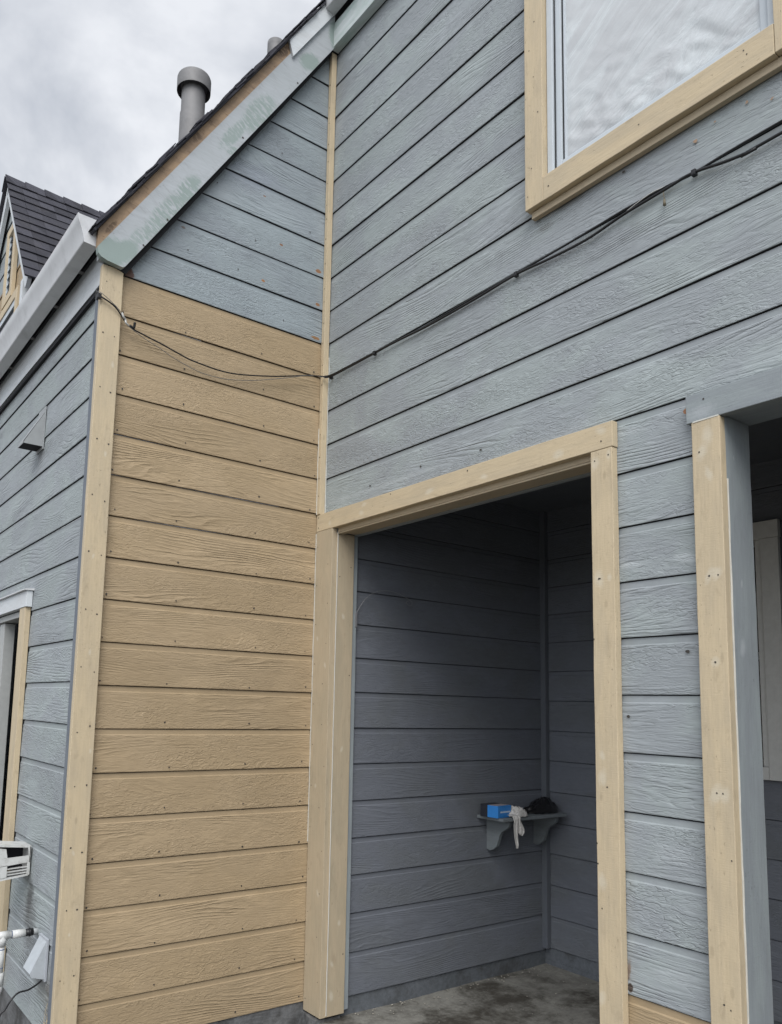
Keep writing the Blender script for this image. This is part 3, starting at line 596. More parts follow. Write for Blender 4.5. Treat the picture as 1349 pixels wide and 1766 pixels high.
# eaves, rake, gutters, roof
mb = MB()
poly = [(-1.250, rake_low(-1.25)), (-1.262, 2.240), (-1.34, 2.248), (-1.372, 2.258), (-1.386, 2.272)]
U = Vector((math.cos(A57), math.sin(A57))); Nn = Vector((-math.sin(A57), math.cos(A57)))
P0 = Vector((-1.241, 2.265))
def rp(x, off):   # point at perpendicular offset off above the low edge, at a given x
    s_ = (x - P0.x - Nn.x * off) / U.x; return (x, P0.y + U.y * s_ + Nn.y * off)
poly = poly + [rp(-1.392, .147), rp(-.048, .147), rp(-.048, 0)]
mb.prism([(-p[0], p[1]) for p in poly][::-1] if False else poly, 'y', -.066, -.036, uvxz=True)
for x, z in ((-1.165, 2.392), (-1.048, 2.578), (-.64, 3.23), (-.30, 3.74)): mb.disc((x, -.0668, z), (0, -1, 0), .0065, mi=1)
mb.build('rake_board', [m_rake, m_nail], H)['label'] = 'white rake board with patches of old green paint'
mb = MB(); mb.prism([rp(-1.392, .147), rp(-.048, .147), rp(-.048, .197), rp(-1.392, .197)], 'y', -.062, -.036)
mb.build('rake_board', m_raw, H)['label'] = 'bare weathered wood strip under the shingles'
mb = MB(); mb.prism([rp(-.345, .125), rp(-.048, .125), rp(-.048, .199), rp(-.375, .199)], 'y', -.084, -.0665)
mb.build('rake_trim', m_white, H)['label'] = 'short white trim piece at the top of the rake'
mb = MB(); mb.prism([rp(-1.236, -.024), rp(-.048, -.016), rp(-.048, .19), rp(-1.30, .19), rp(-1.28, .02)], 'y', -.0355, .004); mb.build('rake_shade_strip', m_rakeshade, H)  # solid strip added to draw the shaded gap under the rake

rf = MB()
ZR = lambda x: 2.45 + 1.524 * (x + 1.392)
ROOFOFF = .197
base = Vector(rp(-1.392, ROOFOFF)); L_up = 6.2; ex = .135
def course(s0, y0, y1, k, lift=.011, over=.0):
    a = base + U * s0; c = base + U * (s0 + ex + .03)
    a1 = a + Nn * (lift + .004); a0 = a + Nn * .002; c1 = c + Nn * .006; c0 = c + Nn * .0005
    rf.prism([tuple(a0), tuple(c0), tuple(c1), tuple(a1)], 'y', y0, y1, bid=float(k))
k = 0; s_ = -.035
while s_ < L_up:
    x = (base + U * s_).x
    jag = random.uniform(-.010, .008)
    course(s_, (-.088 if x < -.07 else -5.0) + jag, 8.0, k, lift=random.uniform(.009, .017)); s_ += ex; k += 1
# doubled curled shingle tails along the rake edge
for i in range(110):
    s0 = -.04 + i * .023 + random.uniform(-.01, .01); a = base + U * s0 + Nn * random.uniform(.006, .024); c = a + U * random.uniform(.09, .16) + Nn * random.uniform(-.006, .004)
    if c.x > -.05: break
    rf.prism([tuple(a), tuple(c), tuple(c + Nn * .004), tuple(a + Nn * random.uniform(.004, .009))], 'y', -.094 + random.uniform(-.012, .006), -.02, bid=float(i) + .5)
# far slope
xr = (base + U * L_up).x; zr = (base + U * L_up).y
rf.prism([(xr, zr), (xr, zr - .03), (2 * xr + 1.3, 2.45 - .03), (2 * xr + 1.3, 2.45)], 'y', -5., 8., bid=3.)
roof = rf.build('roof', m_shin, H)
mb = MB(); a0, b0 = base + Nn * -.001, base + U * L_up; mb.prism([tuple(base + U * .0 + Nn * -.001), tuple(base + U * L_up + Nn * -.001), tuple(base + U * L_up + Nn * -.014), tuple(base + Nn * -.014)], 'y', -.0345, 8.)
lo2 = base + U * ((-.075 - base.x) / U.x); mb.prism([tuple(lo2 + Nn * -.001), tuple(base + U * L_up + Nn * -.001), tuple(base + U * L_up + Nn * -.014), tuple(lo2 + Nn * -.014)], 'y', -5., -.036)
mb.build('roof_deck', m_dark, H)

def gutter(x0, z0, y0, y1, label, mir=1):
    """x0,z0: back bottom corner. K profile extruded along y"""
    pr = [(0, .137), (0, 0), (-.063, .006), (-.0655, .018), (-.070, .038), (-.080, .070), (-.092, .098), (-.098, .112), (-.100, .128), (-.101, .140), (-.095, .142), (-.094, .126)]
    mb = MB(); n = 12
    for i in range(9):
        (a, b), (c, d) = pr[i], pr[i + 1]
        m = int((y1 - y0) / .4)
        for k in range(m):
            ya, yb = y0 + (y1 - y0) * k / m, y0 + (y1 - y0) * (k + 1) / m
            sag = lambda y: .003 * noise.noise(Vector((y * 1.2, x0, 0)))
            mb.face([(x0 + a, ya, z0 + b + sag(ya)), (x0 + c, ya, z0 + d + sag(ya)), (x0 + c, yb, z0 + d + sag(yb)), (x0 + a, yb, z0 + b + sag(yb))], smooth=i > 1)
    cap = [(x0 + a, z0 + b + .003 * noise.noise(Vector((y0 * 1.2, x0, 0)))) for a, b in pr[:10]]
    mb.prism([(x, z) for x, z in cap], 'y', y0 - .002, y0 + .001)
    mb.prism([(x, z) for x, z in cap], 'y', y1 - .001, y1 + .002)
    # rim bead
    mb.tube([(x0 - .098, y0, z0 + .140), (x0 - .098, y1, z0 + .140)], .004, 6)
    o = mb.build('gutter', m_gut, H); o['label'] = label
    return o
gutter(-1.384, 2.316, -.03, 7.6, 'lower gutter along the side wall eave')
gutter(-.064, 4.305, -5.0, -.052, 'upper gutter above the right wall')
for y in (.30, .75, 1.25, 1.8, 2.4): st = MB(); st.box(-1.383, -1.336, y, y + .03, 2.352, 2.357, bev=0); st.build('gutter_strap', m_pipe, H)
trim('frieze_board', m_white, (-1.338, -1.312, .0045, 7.8, 2.172, 2.385), label='white frieze board under the lower gutter', seg=.5)
fb = MB(); fb.box(-1.331, -1.314, .067, 7.8, 2.150, 2.1715, bev=.001); fb.build('frieze_gap_shade', m_dark, H)  # dark strip stands in for the shade below the frieze
fb = MB(); fb.box(-1.352, -1.3385, .0045, 7.8, 2.355, 2.375, bev=.001); fb.build('soffit_gap_shade', m_dark, H)  # dark strip paints in the shade of the open soffit
trim('frieze_board', m_friezeB, (-.052, .001, -5.0, -.040, 4.113, 4.272), label='upper frieze board with green paint remnants', seg=.4)
eb = MB(); eb.box(-1.372, -1.336, -.034, .004, 2.262, 2.33, bev=.003, seg=.01, wob=.003); eb.build('eave_end_block', m_rake, H)

# vents on the roof
def vent_pipe(x, y, zb, zt, r, capr=None, caph=.09):
    mb = MB(); zc = zt - .03
    pr = [(r * 1.06, zb - .3), (r * 1.06, zb + .10), (r, zb + .11), (r, zc)]
    n = 28
    def rev(pr):
        for (r0, z0), (r1, z1) in zip(pr[:-1], pr[1:]):
            for j in range(n):
                a, b = 2 * math.pi * j / n, 2 * math.pi * (j + 1) / n
                mb.face([(x + r0 * math.cos(a), y + r0 * math.sin(a), z0), (x + r0 * math.cos(b), y + r0 * math.sin(b), z0), (x + r1 * math.cos(b), y + r1 * math.sin(b), z1), (x + r1 * math.cos(a), y + r1 * math.sin(a), z1)], smooth=True)
    rev(pr)
    if capr:
        rev([(capr, zt - caph), (capr * 1.01, zt - .012), (capr * .97, zt), (0.001, zt + .004)]); rev([(capr * .985, zt - caph), (capr * .985, zt - .02), (r * .5, zt - .02)])
        rev([(r * 1.25, zt - .045), (r * 1.02, zt - .085)]); rev([(r * 1.25, zt - .045), (r * 1.25, zt - .02)])
    else: rev([(r, zc), (r, zt), (r * .93, zt), (r * .93, zb)])
    return mb.build('vent_pipe', m_pipe, roof)
vent_pipe(-.535, .885, 3.93, 4.300, .079, .112, .100)['label'] = 'metal flue pipe with a round drum cap'
vent_pipe(-.135, .50, 4.27, 4.505, .056)['label'] = 'short plain pipe behind the roof edge'

# dormer on the lower roof
dx = -1.20; pk = Vector((3.225, 4.624)); dsl = 1.352
dm = MB()
LDm = [2.6 + .205 * i for i in range(11)]
lap_wall(dm, 'y', dx + .05, -1, LDm, lambda z: [(pk.x - (4.56 - z) / dsl, pk.x + (4.56 - z) / dsl)] if z < 4.55 else [], 3.64, 4.55, bid0=300, cuts=(), gap=1)
dm.build('dormer_siding', [m_grey, m_gap], H)
dm = MB(); lap_wall(dm, 'y', dx + .05, -1, LDm, lambda z: [(max(2.42, pk.x - (4.56 - z) / dsl), min(4.03, pk.x + (4.56 - z) / dsl))], 2.6, 3.64, bid0=320, gap=1); dm.build('dormer_siding', [m_tan, m_gapt], H)['label'] = 'tan lower siding of the dormer'
dm = MB()
th = math.atan(dsl)
for sgn in (-1, 1):
    d = Vector((sgn * math.cos(th), -math.sin(th))); nn = Vector((d.y * -sgn, d.x * sgn)); nn = Vector((sgn * math.sin(th), math.cos(th)))
    a = pk + nn * -.016; 
    dm.prism([tuple(a), tuple(a + d * 1.70), tuple(a + d * 1.70 - nn * .085), tuple(a - Vector((0, .085 / math.cos(th))))], 'x', dx - .0, dx + .03)
dm.box(dx + .0, dx + .05, 2.385, 2.455, 2.6, 3.32)
dm.box(dx + .055, .0, 2.40, 2.44, 2.6, 3.30, bev=0)
dm.build('dormer_trim', m_white, H)
dr = MB()
for sgn in (-1, 1):
    d = Vector((sgn * math.cos(th), -math.sin(th))); nn = Vector((sgn * math.sin(th), math.cos(th)))
    N = 13
    for i in range(N):
        a = pk + d * (i * .132 + (.0 if i else 0)); c = pk + d * ((i + 1) * .132)
        t0, t1 = .004, random.uniform(.012, .016)
        seg_n = 12
        for k in range(seg_n):
            xa = dx - .03 + k * (1.5 / seg_n); xb = xa + 1.5 / seg_n
            tt = t1 + random.uniform(-.0015, .0025)
            dr.prism([tuple(a), tuple(a + nn * t0), tuple(c + nn * tt), tuple(c)], 'x', xa + .001, xb - .001 * (k % 3 == 0), bid=i * 7. + k + sgn)
for k in range(9):   # ridge caps
    xa = dx - .035 + k * .165
    for sgn in (-1, 1):
        d = Vector((sgn * math.cos(th), -math.sin(th))); nn = Vector((sgn * math.sin(th), math.cos(th)))
        lo, hi = .012, .012
        A_ = [(xa, *(pk + nn * .022)), (xa, *(pk + d * .13 + nn * .020)), (xa + .21, *(pk + d * .13 + nn * .006)), (xa + .21, *(pk + nn * .008))]
        B_ = [(xa, *(pk + nn * .012)), (xa, *(pk + d * .13 + nn * .010)), (xa + .21, *(pk + d * .13 + nn * .0)), (xa + .21, *(pk + nn * .0))]
        dr.face(A_, bid=90. + k); dr.face([A_[0], A_[1], B_[1], B_[0]], bid=90. + k); dr.face([A_[1], A_[2], B_[2], B_[1]], bid=90. + k)
dr.build('dormer_roof', m_shin, H)
av = MB(); X0 = dx + .035
ay0, ay1, az0, az1 = 2.93, 3.11, 3.46, 4.02
av.box(X0 - .02, X0 + .012, ay0 - .07, ay0, az0 - .07, az1 + .07); av.box(X0 - .02, X0 + .012, ay1, ay1 + .07, az0 - .07, az1 + .07); av.box(X0 - .02, X0 + .012, ay0, ay1, az0 - .07, az0); av.box(X0 - .02, X0 + .012, ay0, ay1, az1, az1 + .07)
avo = av.build('attic_vent', m_trim, H); avo['label'] = 'louvred attic vent in the dormer'
av = MB()
av.box(X0 - .01, X0 + .01, ay0 + .0005, ay0 + .02, az0, az1, bev=0); av.box(X0 - .01, X0 + .01, ay1 - .02, ay1 - .0005, az0, az1, bev=0)
for i in range(8): z = az0 + .03 + i * .068; av.prism([(X0 - .012, z), (X0 - .008, z + .008), (X0 + .012, z + .028), (X0 + .008, z + .02)], 'y', ay0 + .02, ay1 - .02)
av.build('louvre', m_vinyl, avo)
av = MB(); av.box(X0 + .0125, X0 + .0145, ay0 - .0, ay1 + .0, az0, az1, bev=0); av.build('backing', m_dark, avo)
dw = MB(); dw.box(X0 - .02, X0 + .012, 2.62, 2.69, 2.7, 3.37); dw.box(X0 - .02, X0 + .012, 2.69, 3.5, 3.30, 3.37); dwo = dw.build('window', m_trim, H); dwo['label'] = 'small dormer window mostly hidden by the gutter'
dw = MB(); dw.box(X0 - .012, X0 + .012, 2.6905, 2.73, 2.7, 3.2995); dw.box(X0 - .012, X0 + .012, 2.73, 3.5, 3.25, 3.2995); dw.build('frame', m_vinyl, dwo)
dw = MB(); dw.box(X0 - .0, X0 + .01, 2.73, 3.5, 2.7, 3.25, bev=0); dw.build('pane', m_glassd, dwo)

# side-wall window at the far left
cw = MB()
cwx = XC
trim_o = trim('window', m_white, (cwx - .034, cwx + .0, .955, 2.27, .646, .738), label='open side window with white head and tan casing')
fl_ = MB(); fl_.prism([(cwx - .05, .745), (cwx - .05, .739), (cwx + .01, .739), (cwx + .01, .752)], 'y', .945, 2.28); fl_.build('drip_cap', m_gut, trim_o)
trim('casing', m_trim, (cwx - .030, cwx + .0, .975, 1.10, -1.40, .645), parent=trim_o, label='tan casing of the side window')
trim('casing', m_trim, (cwx - .030, cwx + .0, 2.15, 2.25, -1.19, .645), parent=trim_o)
b = MB(); b.box(cwx - .004, cwx + .09, 1.101, 1.115, -1.1, .64); b.box(cwx - .004, cwx + .09, 1.115, 2.149, .605, .64); b.box(cwx - .004, cwx + .09, 2.13, 2.149, -1.1, .60); b.box(cwx + .012, cwx + .075, 1.625, 1.75, -1.1, .60); b.build('frame', m_frame, trim_o)
b = MB(); b.box(cwx + .03, cwx + .034, 1.75, 2.13, -1.1, .60, bev=0); b.build('pane', m_glassd, trim_o)
b = MB(); b.box(cwx + .25, cwx + .26, .9, 2.3, -1.3, .8, bev=0); b.box(cwx + .10, cwx + .25, .97, .98, -1.3, .8, bev=0); b.build('dark_interior', m_dark, trim_o)
# closing walls so that no light leaks in
mb = MB(); mb.box(4.9, 4.95, -5., 8., -1.66, 2.4, bev=0); mb.box(XC + .02, 4.9, 7.95, 8.0, -1.66, 2.4, bev=0); mb.box(.02, 4.9, -5.0, -4.95, -1.66, 4.2, bev=0); mb.build('rear_wall', m_gtrim, H)

# ------------------------------------------------------------------ separate things on the wall
# hooded vent, high on the side wall
hv = thing('wall_vent', 'grey metal hooded wall vent high on the side wall under the lower gutter', 'vent', (XC, 1.02, 1.56))
b = MB(); b.box(XC - .006, XC + .0, .955, 1.10, 1.572, 1.830, bev=.001); b.build('flange', m_hood, hv)
b = MB(); y0, y1, xo = .966, 1.092, XC - .112
T0, T1 = (XC - .006, 1.795), (xo, 1.600)
for yy in (y0, y1): b.prism([T0, T1, (xo, 1.588), (XC - .006, 1.588)], 'y', yy, yy + .0015)
b.prism([T0, (T0[0], T0[1] - .003), (T1[0] + .002, T1[1] - .003), T1], 'y', y0, y1 + .0015)
b.prism([(xo, 1.600), (xo + .0015, 1.600), (xo + .0015, 1.588), (xo, 1.588)], 'y', y0, y1)
b.build('hood', m_hood, hv)
b = MB(); b.prism([(XC - .007, 1.785), (xo + .003, 1.597), (xo + .003, 1.5885), (XC - .007, 1.5885)], 'y', y0 + .002, y1 - .001); b.build('hood_shade', m_dark, hv)  # near-black fill stands in for the shade under the hood
# low wedge hood at the corner
lh = thing('dryer_vent', 'pale grey wedge shaped vent hood low on the side wall beside the corner board', 'vent', (XC, .26, -1.16))
b = MB(); ya, yb = .215, .330
b.prism([(XC - .001, -.985), (XC - .012, -.985), (XC - .078, -1.118), (XC - .070, -1.135), (XC - .02, -1.150), (XC - .001, -1.150)], 'y', ya, yb); b.build('hood', plain_mat('pale_hood_plastic', (.40, .43, .455), .45, dirt=(.25, .25, .24), dirt_amt=.3), lh)
b = MB(); b.box(XC - .012, XC - .0005, ya - .006, yb + .008, -1.162, -.975, bev=.002); b.build('flange', plain_mat('hood_flange', (.36, .38, .41), .55), lh)
# louvred white fixture
fx = thing('louvred_fixture', 'broken white plastic louvred box projecting from the side window casing', 'fixture', (XC, .64, -.77))
b = MB(); wx = XC - .006; xl = XC - .24; yf, yr = .60, .74
b.prism([(wx, -.612), (xl, -.588), (xl, -.600), (wx, -.622)], 'y', yf, yr)
b.prism([(wx - .006, -.758), (wx - .006, -.750), (xl, -.775), (xl, -.785)], 'y', yf, yr)
b.prism([(wx, -.692), (wx - .002, -.660), (xl, -.670), (xl, -.715)], 'y', yf, yf + .006)         # middle band
b.prism([(wx - .120, -.621), (xl, -.600), (xl, -.671), (wx - .112, -.664)], 'y', yf, yf + .006)
b.prism([(wx, -.622), (wx - .014, -.621), (wx - .008, -.660), (wx, -.660)], 'y', yf, yf + .006)
b.prism([(wx - .110, -.700), (xl, -.715), (xl, -.776), (wx - .110, -.758)], 'y', yf, yf + .006)
b.prism([(wx - .004, -.692), (wx - .014, -.693), (wx - .014, -.75), (wx - .006, -.75)], 'y', yf, yf + .006)
b.box(wx - .006, wx, yf, yr, -.755, -.615, bev=.001)
b.build('shell', m_pvc, fx)
b = MB()
for i in range(3): z = -.712 - i * .014; b.prism([(wx - .014, z), (wx - .110, z - .006), (wx - .110, z - .010), (wx - .014, z - .005)], 'y', yf + .002, yf + .02)
b.build('louvre', m_pvc, fx)
b = MB(); b.box(xl + .01, wx - .008, yr - .02, yr - .012, -.75, -.62, bev=0); b.build('interior', m_dark, fx)
# pvc pipework
pp = thing('pipe', 'white plastic pipe with tee coming out of the side wall', 'pipe', (XC, .41, -.98))
yp, zp = .41, -.985
b = MB(); b.tube([(XC + .01, yp, zp), (XC - .028, yp, zp)], .0150, 16); b.build('stub', m_hood, pp)
b = MB(); b.tube([(XC - .022, yp, zp), (XC - .060, yp, zp)], [.0175, .0165], 16); b.tube([(XC - .034, yp, zp), (XC - .040, yp, zp)], .020, 16); b.build('coupling', m_blk, pp)
b = MB(); b.tube([(XC - .058, yp, zp), (XC - .118, yp, zp)], .0190, 20); b.tube([(XC - .120, yp, zp), (XC - .40, yp, zp)], .0165, 20)
b.tube([(XC - .135, yp, zp), (XC - .19, yp, zp)], .0200, 20); b.tube([(XC - .162, yp, zp), (XC - .162, yp, zp - .045)], .020, 20)
b.tube([(XC - .162, yp, zp - .04), (XC - .162, yp, zp - .17)], .0155, 20); b.tube([(XC - .162, yp, zp - .165), (XC - .162, yp, zp - .225)], .0195, 20)
b.tube(bez([(XC - .162, yp, zp - .21), (XC - .165, yp, zp - .245), (XC - .19, yp, zp - .27), (XC - .24, yp, zp - .275), (XC - .4, yp, zp - .275)]), .0195, 16)
b.build('pipe_run', m_pvc, pp)
m_ring = plain_mat('blue_ring', (.05, .09, .2), .5)
for p, q, r in (((XC - .162, yp, zp - .058), (XC - .162, yp, zp - .062), .016), ((XC - .162, yp, zp - .142), (XC - .162, yp, zp - .1445), .016), ((XC - .1185, yp, zp), (XC - .1205, yp, zp), .0172)): b = MB(); b.tube([p, q], r, 20); b.build('ring_mark', m_ring, pp)
# black cord leaving the low hood
b = MB(); b.tube(bez([(-1.335, .222, -1.150), (-1.345, .215, -1.160), (-1.40, .18, -1.172), (-1.452, .16, -1.172), (-1.484, .15, -1.195), (-1.505, .15, -1.228), (-1.53, .15, -1.26), (-1.56, .16, -1.40)]), .0042, 8)
tag(rebase(b.build('cord', m_blk), (-1.53, .15, -1.3)), 'thick black cord curving out from under the low vent hood', 'cord')
# dry straw caught at the corner
b = MB()
for i in range(9):
    y = .085 + random.uniform(-.02, .03); z = -1.22 - random.uniform(0, .12); p = Vector((XC - .012 - random.random() * .02, y, z)); pts = [p]
    for k in range(4): p = p + Vector((random.uniform(-.008, .006), random.uniform(-.008, .012), random.uniform(-.05, -.02))); pts.append(p)
    b.tube(bez(pts, 3), random.uniform(.0008, .0016), 5)
tag(rebase(b.build('straw', plain_mat('dry_straw', (.45, .36, .22), .8)), (XC - .01, .09, -1.4)), 'dry straw wisps hanging beside the corner board below the black cord', 'straw', kind='stuff')

# cables over the walls
def cable(pts, r, n=6): b = MB(); b.tube(bez(pts, 6), r, n); return b
cb = thing('cable', 'black cable sagging across the tan wall then clipped along the upper grey wall', 'cable', (-.03, -.03, 2.02))
ptsA = [(-1.346, 6.5, 2.158), (-1.346, 3.0, 2.156), (-1.346, 1.6, 2.160), (-1.345, .8, 2.155), (-1.346, .12, 2.150), (-1.353, .03, 2.12), (-1.366, -.02, 2.075), (-1.352, -.044, 2.066), (-1.28, -.045, 2.036), (-1.205, -.03, 1.972), (-1.12, -.028, 1.948), (-1.033, -.03, 1.929), (-.93, -.028, 1.905), (-.839, -.028, 1.888), (-.637, -.03, 1.882), (-.387, -.032, 1.932), (-.20, -.036, 1.985), (-.075, -.045, 2.014), (-.045, -.045, 2.018)]
ptsB = [(-.045, -.045, 2.018), (-.022, -.09, 2.019), (-.012, -.2, 2.022), (-.011, -.479, 2.016), (-.012, -.70, 2.008), (-.011, -.899, 2.000), (-.011, -1.2, 2.001), (-.011, -1.47, 2.010), (-.012, -1.65, 1.996), (-.012, -1.836, 1.990), (-.012, -2.0, 2.008), (-.011, -2.174, 2.016), (-.013, -2.28, 2.018), (-.013, -2.40, 1.992), (-.013, -2.50, 1.980), (-.013, -2.62, 1.985), (-.013, -4.5, 2.0)]
cable(ptsA, .0040).build('cable_strand', m_blk, cb); cable(ptsB, .0054).build('cable_strand', m_blk, cb)
ptsC = [(-.04, -.05, 2.012), (-.016, -.12, 2.014), (-.009, -.479, 2.013), (-.0085, -.70, 2.012), (-.0085, -.899, 2.008), (-.0085, -1.2, 2.015), (-.009, -1.47, 2.016), (-.0085, -1.65, 2.018), (-.0085, -1.83, 2.022), (-.0085, -2.0, 2.028), (-.009, -2.174, 2.026), (-.009, -2.28, 2.018), (-.0085, -2.45, 2.026), (-.0085, -3.0, 2.03), (-.0085, -4.5, 2.03)]
cable(ptsC, .0044).build('cable_strand', m_blk, cb)
cable([(-.0085, -2.174, 2.030), (-.014, -2.12, 2.030), (-.014, -2.05, 2.02), (-.010, -1.95, 2.0), (-.010, -1.9, 1.998)], .0018).build('cable_strand', m_wire, cb)
for i, (y, z) in enumerate(((-.479, 2.013), (-1.47, 2.010), (-2.285, 2.017), (-.075, 2.016))):
    b = MB(); b.box(-.020, -.002, y - .008, y + .008, z - .012, z + .010, bev=.002); b.tube([(-.022, y, z - .004), (-.016, y, z - .004)], .006, 8); b.build('clip', m_blk, cb)
b = MB(); b.box(-1.372, -1.352, -.052, -.030, 2.055, 2.080, bev=.003); b.build('clip', m_blk, cb); b = MB(); b.box(-1.352, -1.34, .01, .04, 2.085, 2.115, bev=.003); b.build('clip', m_blk, cb)
b = MB(); b.tube(bez([(-1.20, -.036, 1.970), (-1.18, -.036, 1.964), (-1.178, -.045, 1.990)]), .0065, 8); b.build('tie', m_blk, cb)
b = MB(); b.tube(bez([(-.010, -2.165, 2.016), (-.012, -2.168, 1.995), (-.010, -2.17, 1.975)]), .0016, 6); b.tube([(-.012, -2.17, 1.977), (-.012, -2.17, 1.955)], [.004, .0055], 8); b.build('hanging_tag', plain_mat('old_wire_tag', (.14, .12, .08), .7), cb)
wr = [(-1.358, .03, 2.085), (-1.368, -.02, 2.095), (-1.352, -.048, 2.083), (-1.28, -.05, 2.040), (-1.235, -.042, 2.005), (-1.222, -.036, 1.98), (-1.20, -.036, 1.962), (-1.12, -.03, 1.93), (-1.033, -.03, 1.902), (-.968, -.03, 1.876), (-.88, -.03, 1.852), (-.804, -.03, 1.838), (-.72, -.03, 1.837), (-.635, -.03, 1.846), (-.50, -.03, 1.878), (-.38, -.033, 1.916), (-.25, -.037, 1.962), (-.14, -.042, 2.002), (-.06, -.048, 2.012), (-.03, -.06, 2.013)]
b = MB(); b.tube(bez(wr, 6), .0018, 6, mi=1); b.tube(bez([(-1.245, -.044, 2.018), (-1.238, -.046, 2.0), (-1.225, -.038, 1.992), (-1.222, -.042, 1.975), (-1.205, -.034, 1.968)]), .0052, 8)
tag(rebase(b.build('wire', [m_wire, plain_mat('dark_wire', (.13, .13, .125), .5)]), (-.8, -.03, 1.838)), 'thin grey wire hanging just below the black cable on the tan wall', 'wire')

# thin wire hook in the porch
b = MB(); b.tube(bez([(.148, -.155, .63), (.155, -.158, .665), (.207, -.165, .738), (.27, -.17, .780), (.343, -.17, .795), (.41, -.17, .793), (.478, -.17, .776), (.53, -.17, .757), (.545, -.17, .742), (.535, -.17, .728), (.515, -.17, .727), (.50, -.17, .745), (.515, -.17, .752)]), .0019, 6)
b.box(.138, .150, -.163, -.156, .57, .65, bev=.002)
tag(rebase(b.build('wire_hook', plain_mat('pale_wire', (.17, .17, .175), .4)), (.144, -.16, .57)), 'thin curved wire hook inside the porch beside the left jamb', 'hook')

# shelf and what lies on it
sh = thing('wall_shelf', 'small grey painted wall shelf on scroll brackets in the porch corner', 'shelf', (1.4, -.14, -.73))
b = MB(); b.box(1.115, 1.70, -.355, -.141, -.525, -.507, bev=.003); b.build('shelf_board', m_shelf, sh)
br = [(-.141, -.526), (-.325, -.526), (-.327, -.545), (-.318, -.565), (-.290, -.585), (-.262, -.602), (-.245, -.628), (-.235, -.660), (-.222, -.690), (-.195, -.712), (-.165, -.722), (-.141, -.715)]
for x in (1.20, 1.63): b = MB(); b.prism(br, 'x', x, x + .022); b.build('bracket', m_shelf, sh)
def glove_box():
    o = thing('glove_box', 'small blue and black cardboard box of gloves at the left end of the porch shelf', 'box', (1.15, -.27, -.507))
    c = Vector((1.163, -.262, -.471)); R = Matrix.Rotation(math.radians(6), 4, 'Z')
    def tb(x0, x1, y0, y1, z0, z1, name, m):
        q = MB(); q.box(x0, x1, y0, y1, z0, z1, bev=.0015); ob = q.build(name, m); ob.data.transform(Matrix.Translation(c) @ R); ob.location = (0, 0, 0); attach(ob, o); return ob
    blue = plain_mat('blue_card', (.035, .21, .56), .45); 
    tb(-.068, .062, -.058, .02, -.035, .035, 'carton', blue)
    tb(-.066, .060, .0205, .075, -.035, .037, 'carton_back', plain_mat('dark_card', (.02, .022, .03), .5))
    q = MB()
    x = -.045
    while x < .045:
        w = random.uniform(.004, .010); q.box(x, x + w, -.0590, -.0583, -.006, .003, bev=0); x += w + .0025
    ob = q.build('print', plain_mat('white_print', (.55, .65, .72), .5)); ob.data.transform(Matrix.Translation(c) @ R); attach(ob, o)
    q = MB(); q.box(-.06, .055, -.045, .02, .0352, .0358, bev=0); ob = q.build('top_opening', plain_mat('pinkish_card', (.30, .26, .27), .7)); ob.data.transform(Matrix.Translation(c) @ R); attach(ob, o)
glove_box()
# rag: crumpled heap plus hanging tongue
def cloth_grid(fn, nu, nv, mb):
    P = [[fn(i / nu, j / nv) for j in range(nv + 1)] for i in range(nu + 1)]
    for i in range(nu):
        for j in range(nv): mb.face([P[i][j], P[i + 1][j], P[i + 1][j + 1], P[i][j + 1]], smooth=True)
rg = MB()
def heap(u, v):
    a = u * 2 * math.pi; r = math.sin(v * math.pi / 2)
    x = 1.288 + .096 * r * math.cos(a) * (1 + .25 * math.sin(3 * a)); y = -.305 + .055 * r * math.sin(a)
    h = .050 * (1 - r ** 2) ** .6 * (1 - .35 * max(0, (x - 1.27) / .09))
    f = noise.noise(Vector((x * 38, y * 55, 1))) * .018 + abs(noise.noise(Vector((x * 75, y * 60, 7)))) * .026
    return (x, y, -.504 + max(0, h + f * (1 if r < .97 else .2)))
cloth_grid(heap, 54, 18, rg)
def tongue(x_top, w, x_bot, wb, z_bot, ph):
    def fn(u, v):
        z0 = -.492; k = v ** 1.1
        zz = z0 + (z_bot - z0) * k if v > .0 else z0
        w_ = (w + (wb - w) * v) * (1 - .9 * max(0, v - .85) / .15)
        x = x_top + (x_bot - x_top) * v + (u - .5) * w_ + .004 * math.sin(v * 9 + ph)
        y = -.362 - .006 - .007 * math.sin(u * 9 + ph + v * 3) - .006 * noise.noise(Vector((u * 4, v * 6, ph)))
        if v < .12: t = v / .12; y = -.33 * (1 - t) + y * t; zz = -.488 - .006 * t ** 2
        return (x, y, zz)
    return fn
cloth_grid(tongue(1.205, .055, 1.222, .022, -.682, 0.3), 14, 30, rg)
cloth_grid(tongue(1.235, .035, 1.262, .045, -.610, 2.0), 12, 24, rg)
m_rag = plain_mat('rag_cloth', (.50, .485, .46), .9, var=.1, vs=60, bump=.6, dirt=(.25, .24, .23), dirt_amt=.4, ds=20)
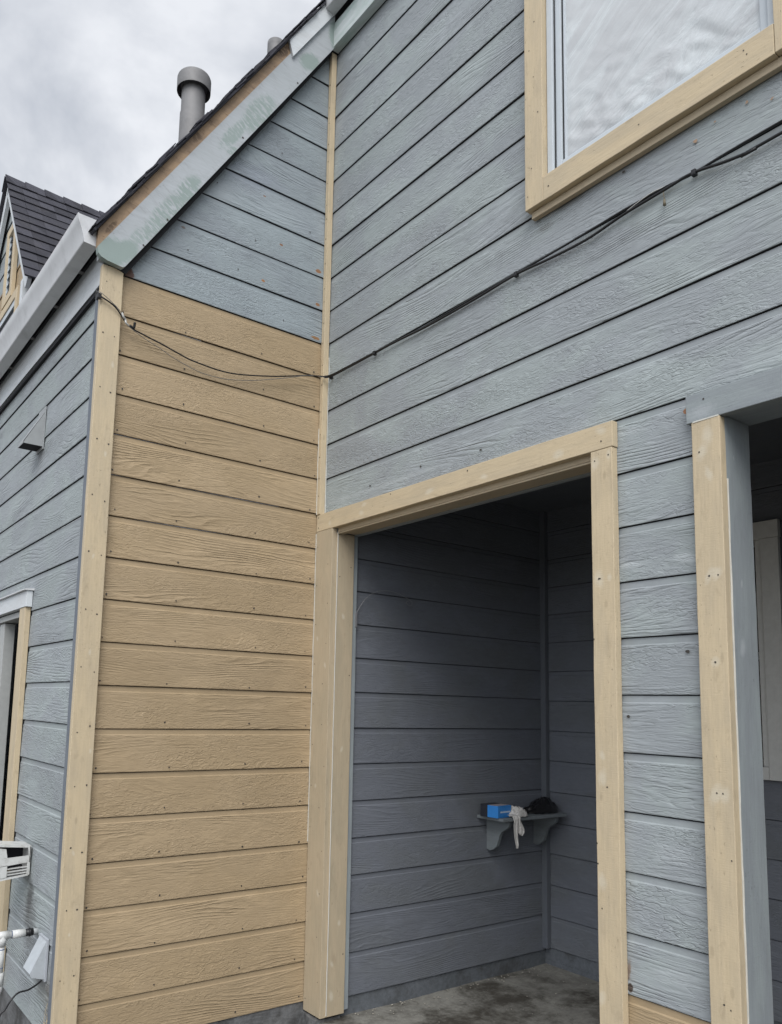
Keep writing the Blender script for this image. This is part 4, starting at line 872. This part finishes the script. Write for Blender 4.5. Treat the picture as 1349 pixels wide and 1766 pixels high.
ro = rg.build('rag', m_rag); so_ = ro.modifiers.new('thick', 'SOLIDIFY'); so_.thickness = .003; so_.offset = 1
tag(rebase(ro, (1.25, -.31, -.507)), 'crumpled off white rag on the porch shelf with a torn end hanging over the edge', 'rag')
bgm = MB()
def bagf(u, v):
    a = u * 2 * math.pi; r = math.sin(v * math.pi / 2) ** .8
    x = 1.580 + .145 * r * math.cos(a); y = -.245 + .075 * r * math.sin(a)
    h = .088 * (1 - r ** 2.0) ** .7 * (1 - .45 * max(0, (1.60 - x) / .14))
    f = abs(noise.noise(Vector((x * 22, y * 30, 3)))) * .034 + noise.noise(Vector((x * 60, y * 40, 5))) * .006
    return (x, y, -.505 + max(0, h + f * (1 if r < .96 else .3)))
cloth_grid(bagf, 60, 22, bgm)
def bagtail(u, v): x = 1.50 - .075 * v; y = -.26 + (u - .5) * .06 * (1 - v * .6); return (x, y, -.497 + .028 * (1 - v) + .006 * math.sin(u * 12) + .004 * noise.noise(Vector((u * 6, v * 6, 0))))
cloth_grid(bagtail, 12, 12, bgm)
m_bag = plain_mat('black_plastic_bag', (.010, .010, .011), .28, spec=.5, bump=.3, vs=40)
bo = bgm.build('bag', m_bag); tag(rebase(bo, (1.58, -.245, -.507)), 'crumpled black plastic bag at the right end of the porch shelf', 'bag')

# grit and paint flakes along the foot of the porch walls
b = MB()
for i in range(150):
    if i % 2: x, y = random.uniform(.2, 1.7), -.15 - abs(random.gauss(0, .05))
    else: x, y = random.uniform(.3, 1.7), random.uniform(-1.2, -.16)
    r = random.uniform(.0015, .005) * (1 if i % 2 else .8); z = -1.481 + .012 * max(0, x - 1.2)
    n = random.randint(3, 6); ph = random.random() * 6
    pts = [(x + r * math.cos(ph + 2 * math.pi * k / n) * random.uniform(.6, 1.4), y + r * math.sin(ph + 2 * math.pi * k / n)) for k in range(n)]
    b.prism(pts, 'z', z, z + r * .7)
tag(b.build('grit', plain_mat('grit_flakes', (.30, .28, .24), .9, var=.5, vs=9)), kind='stuff')
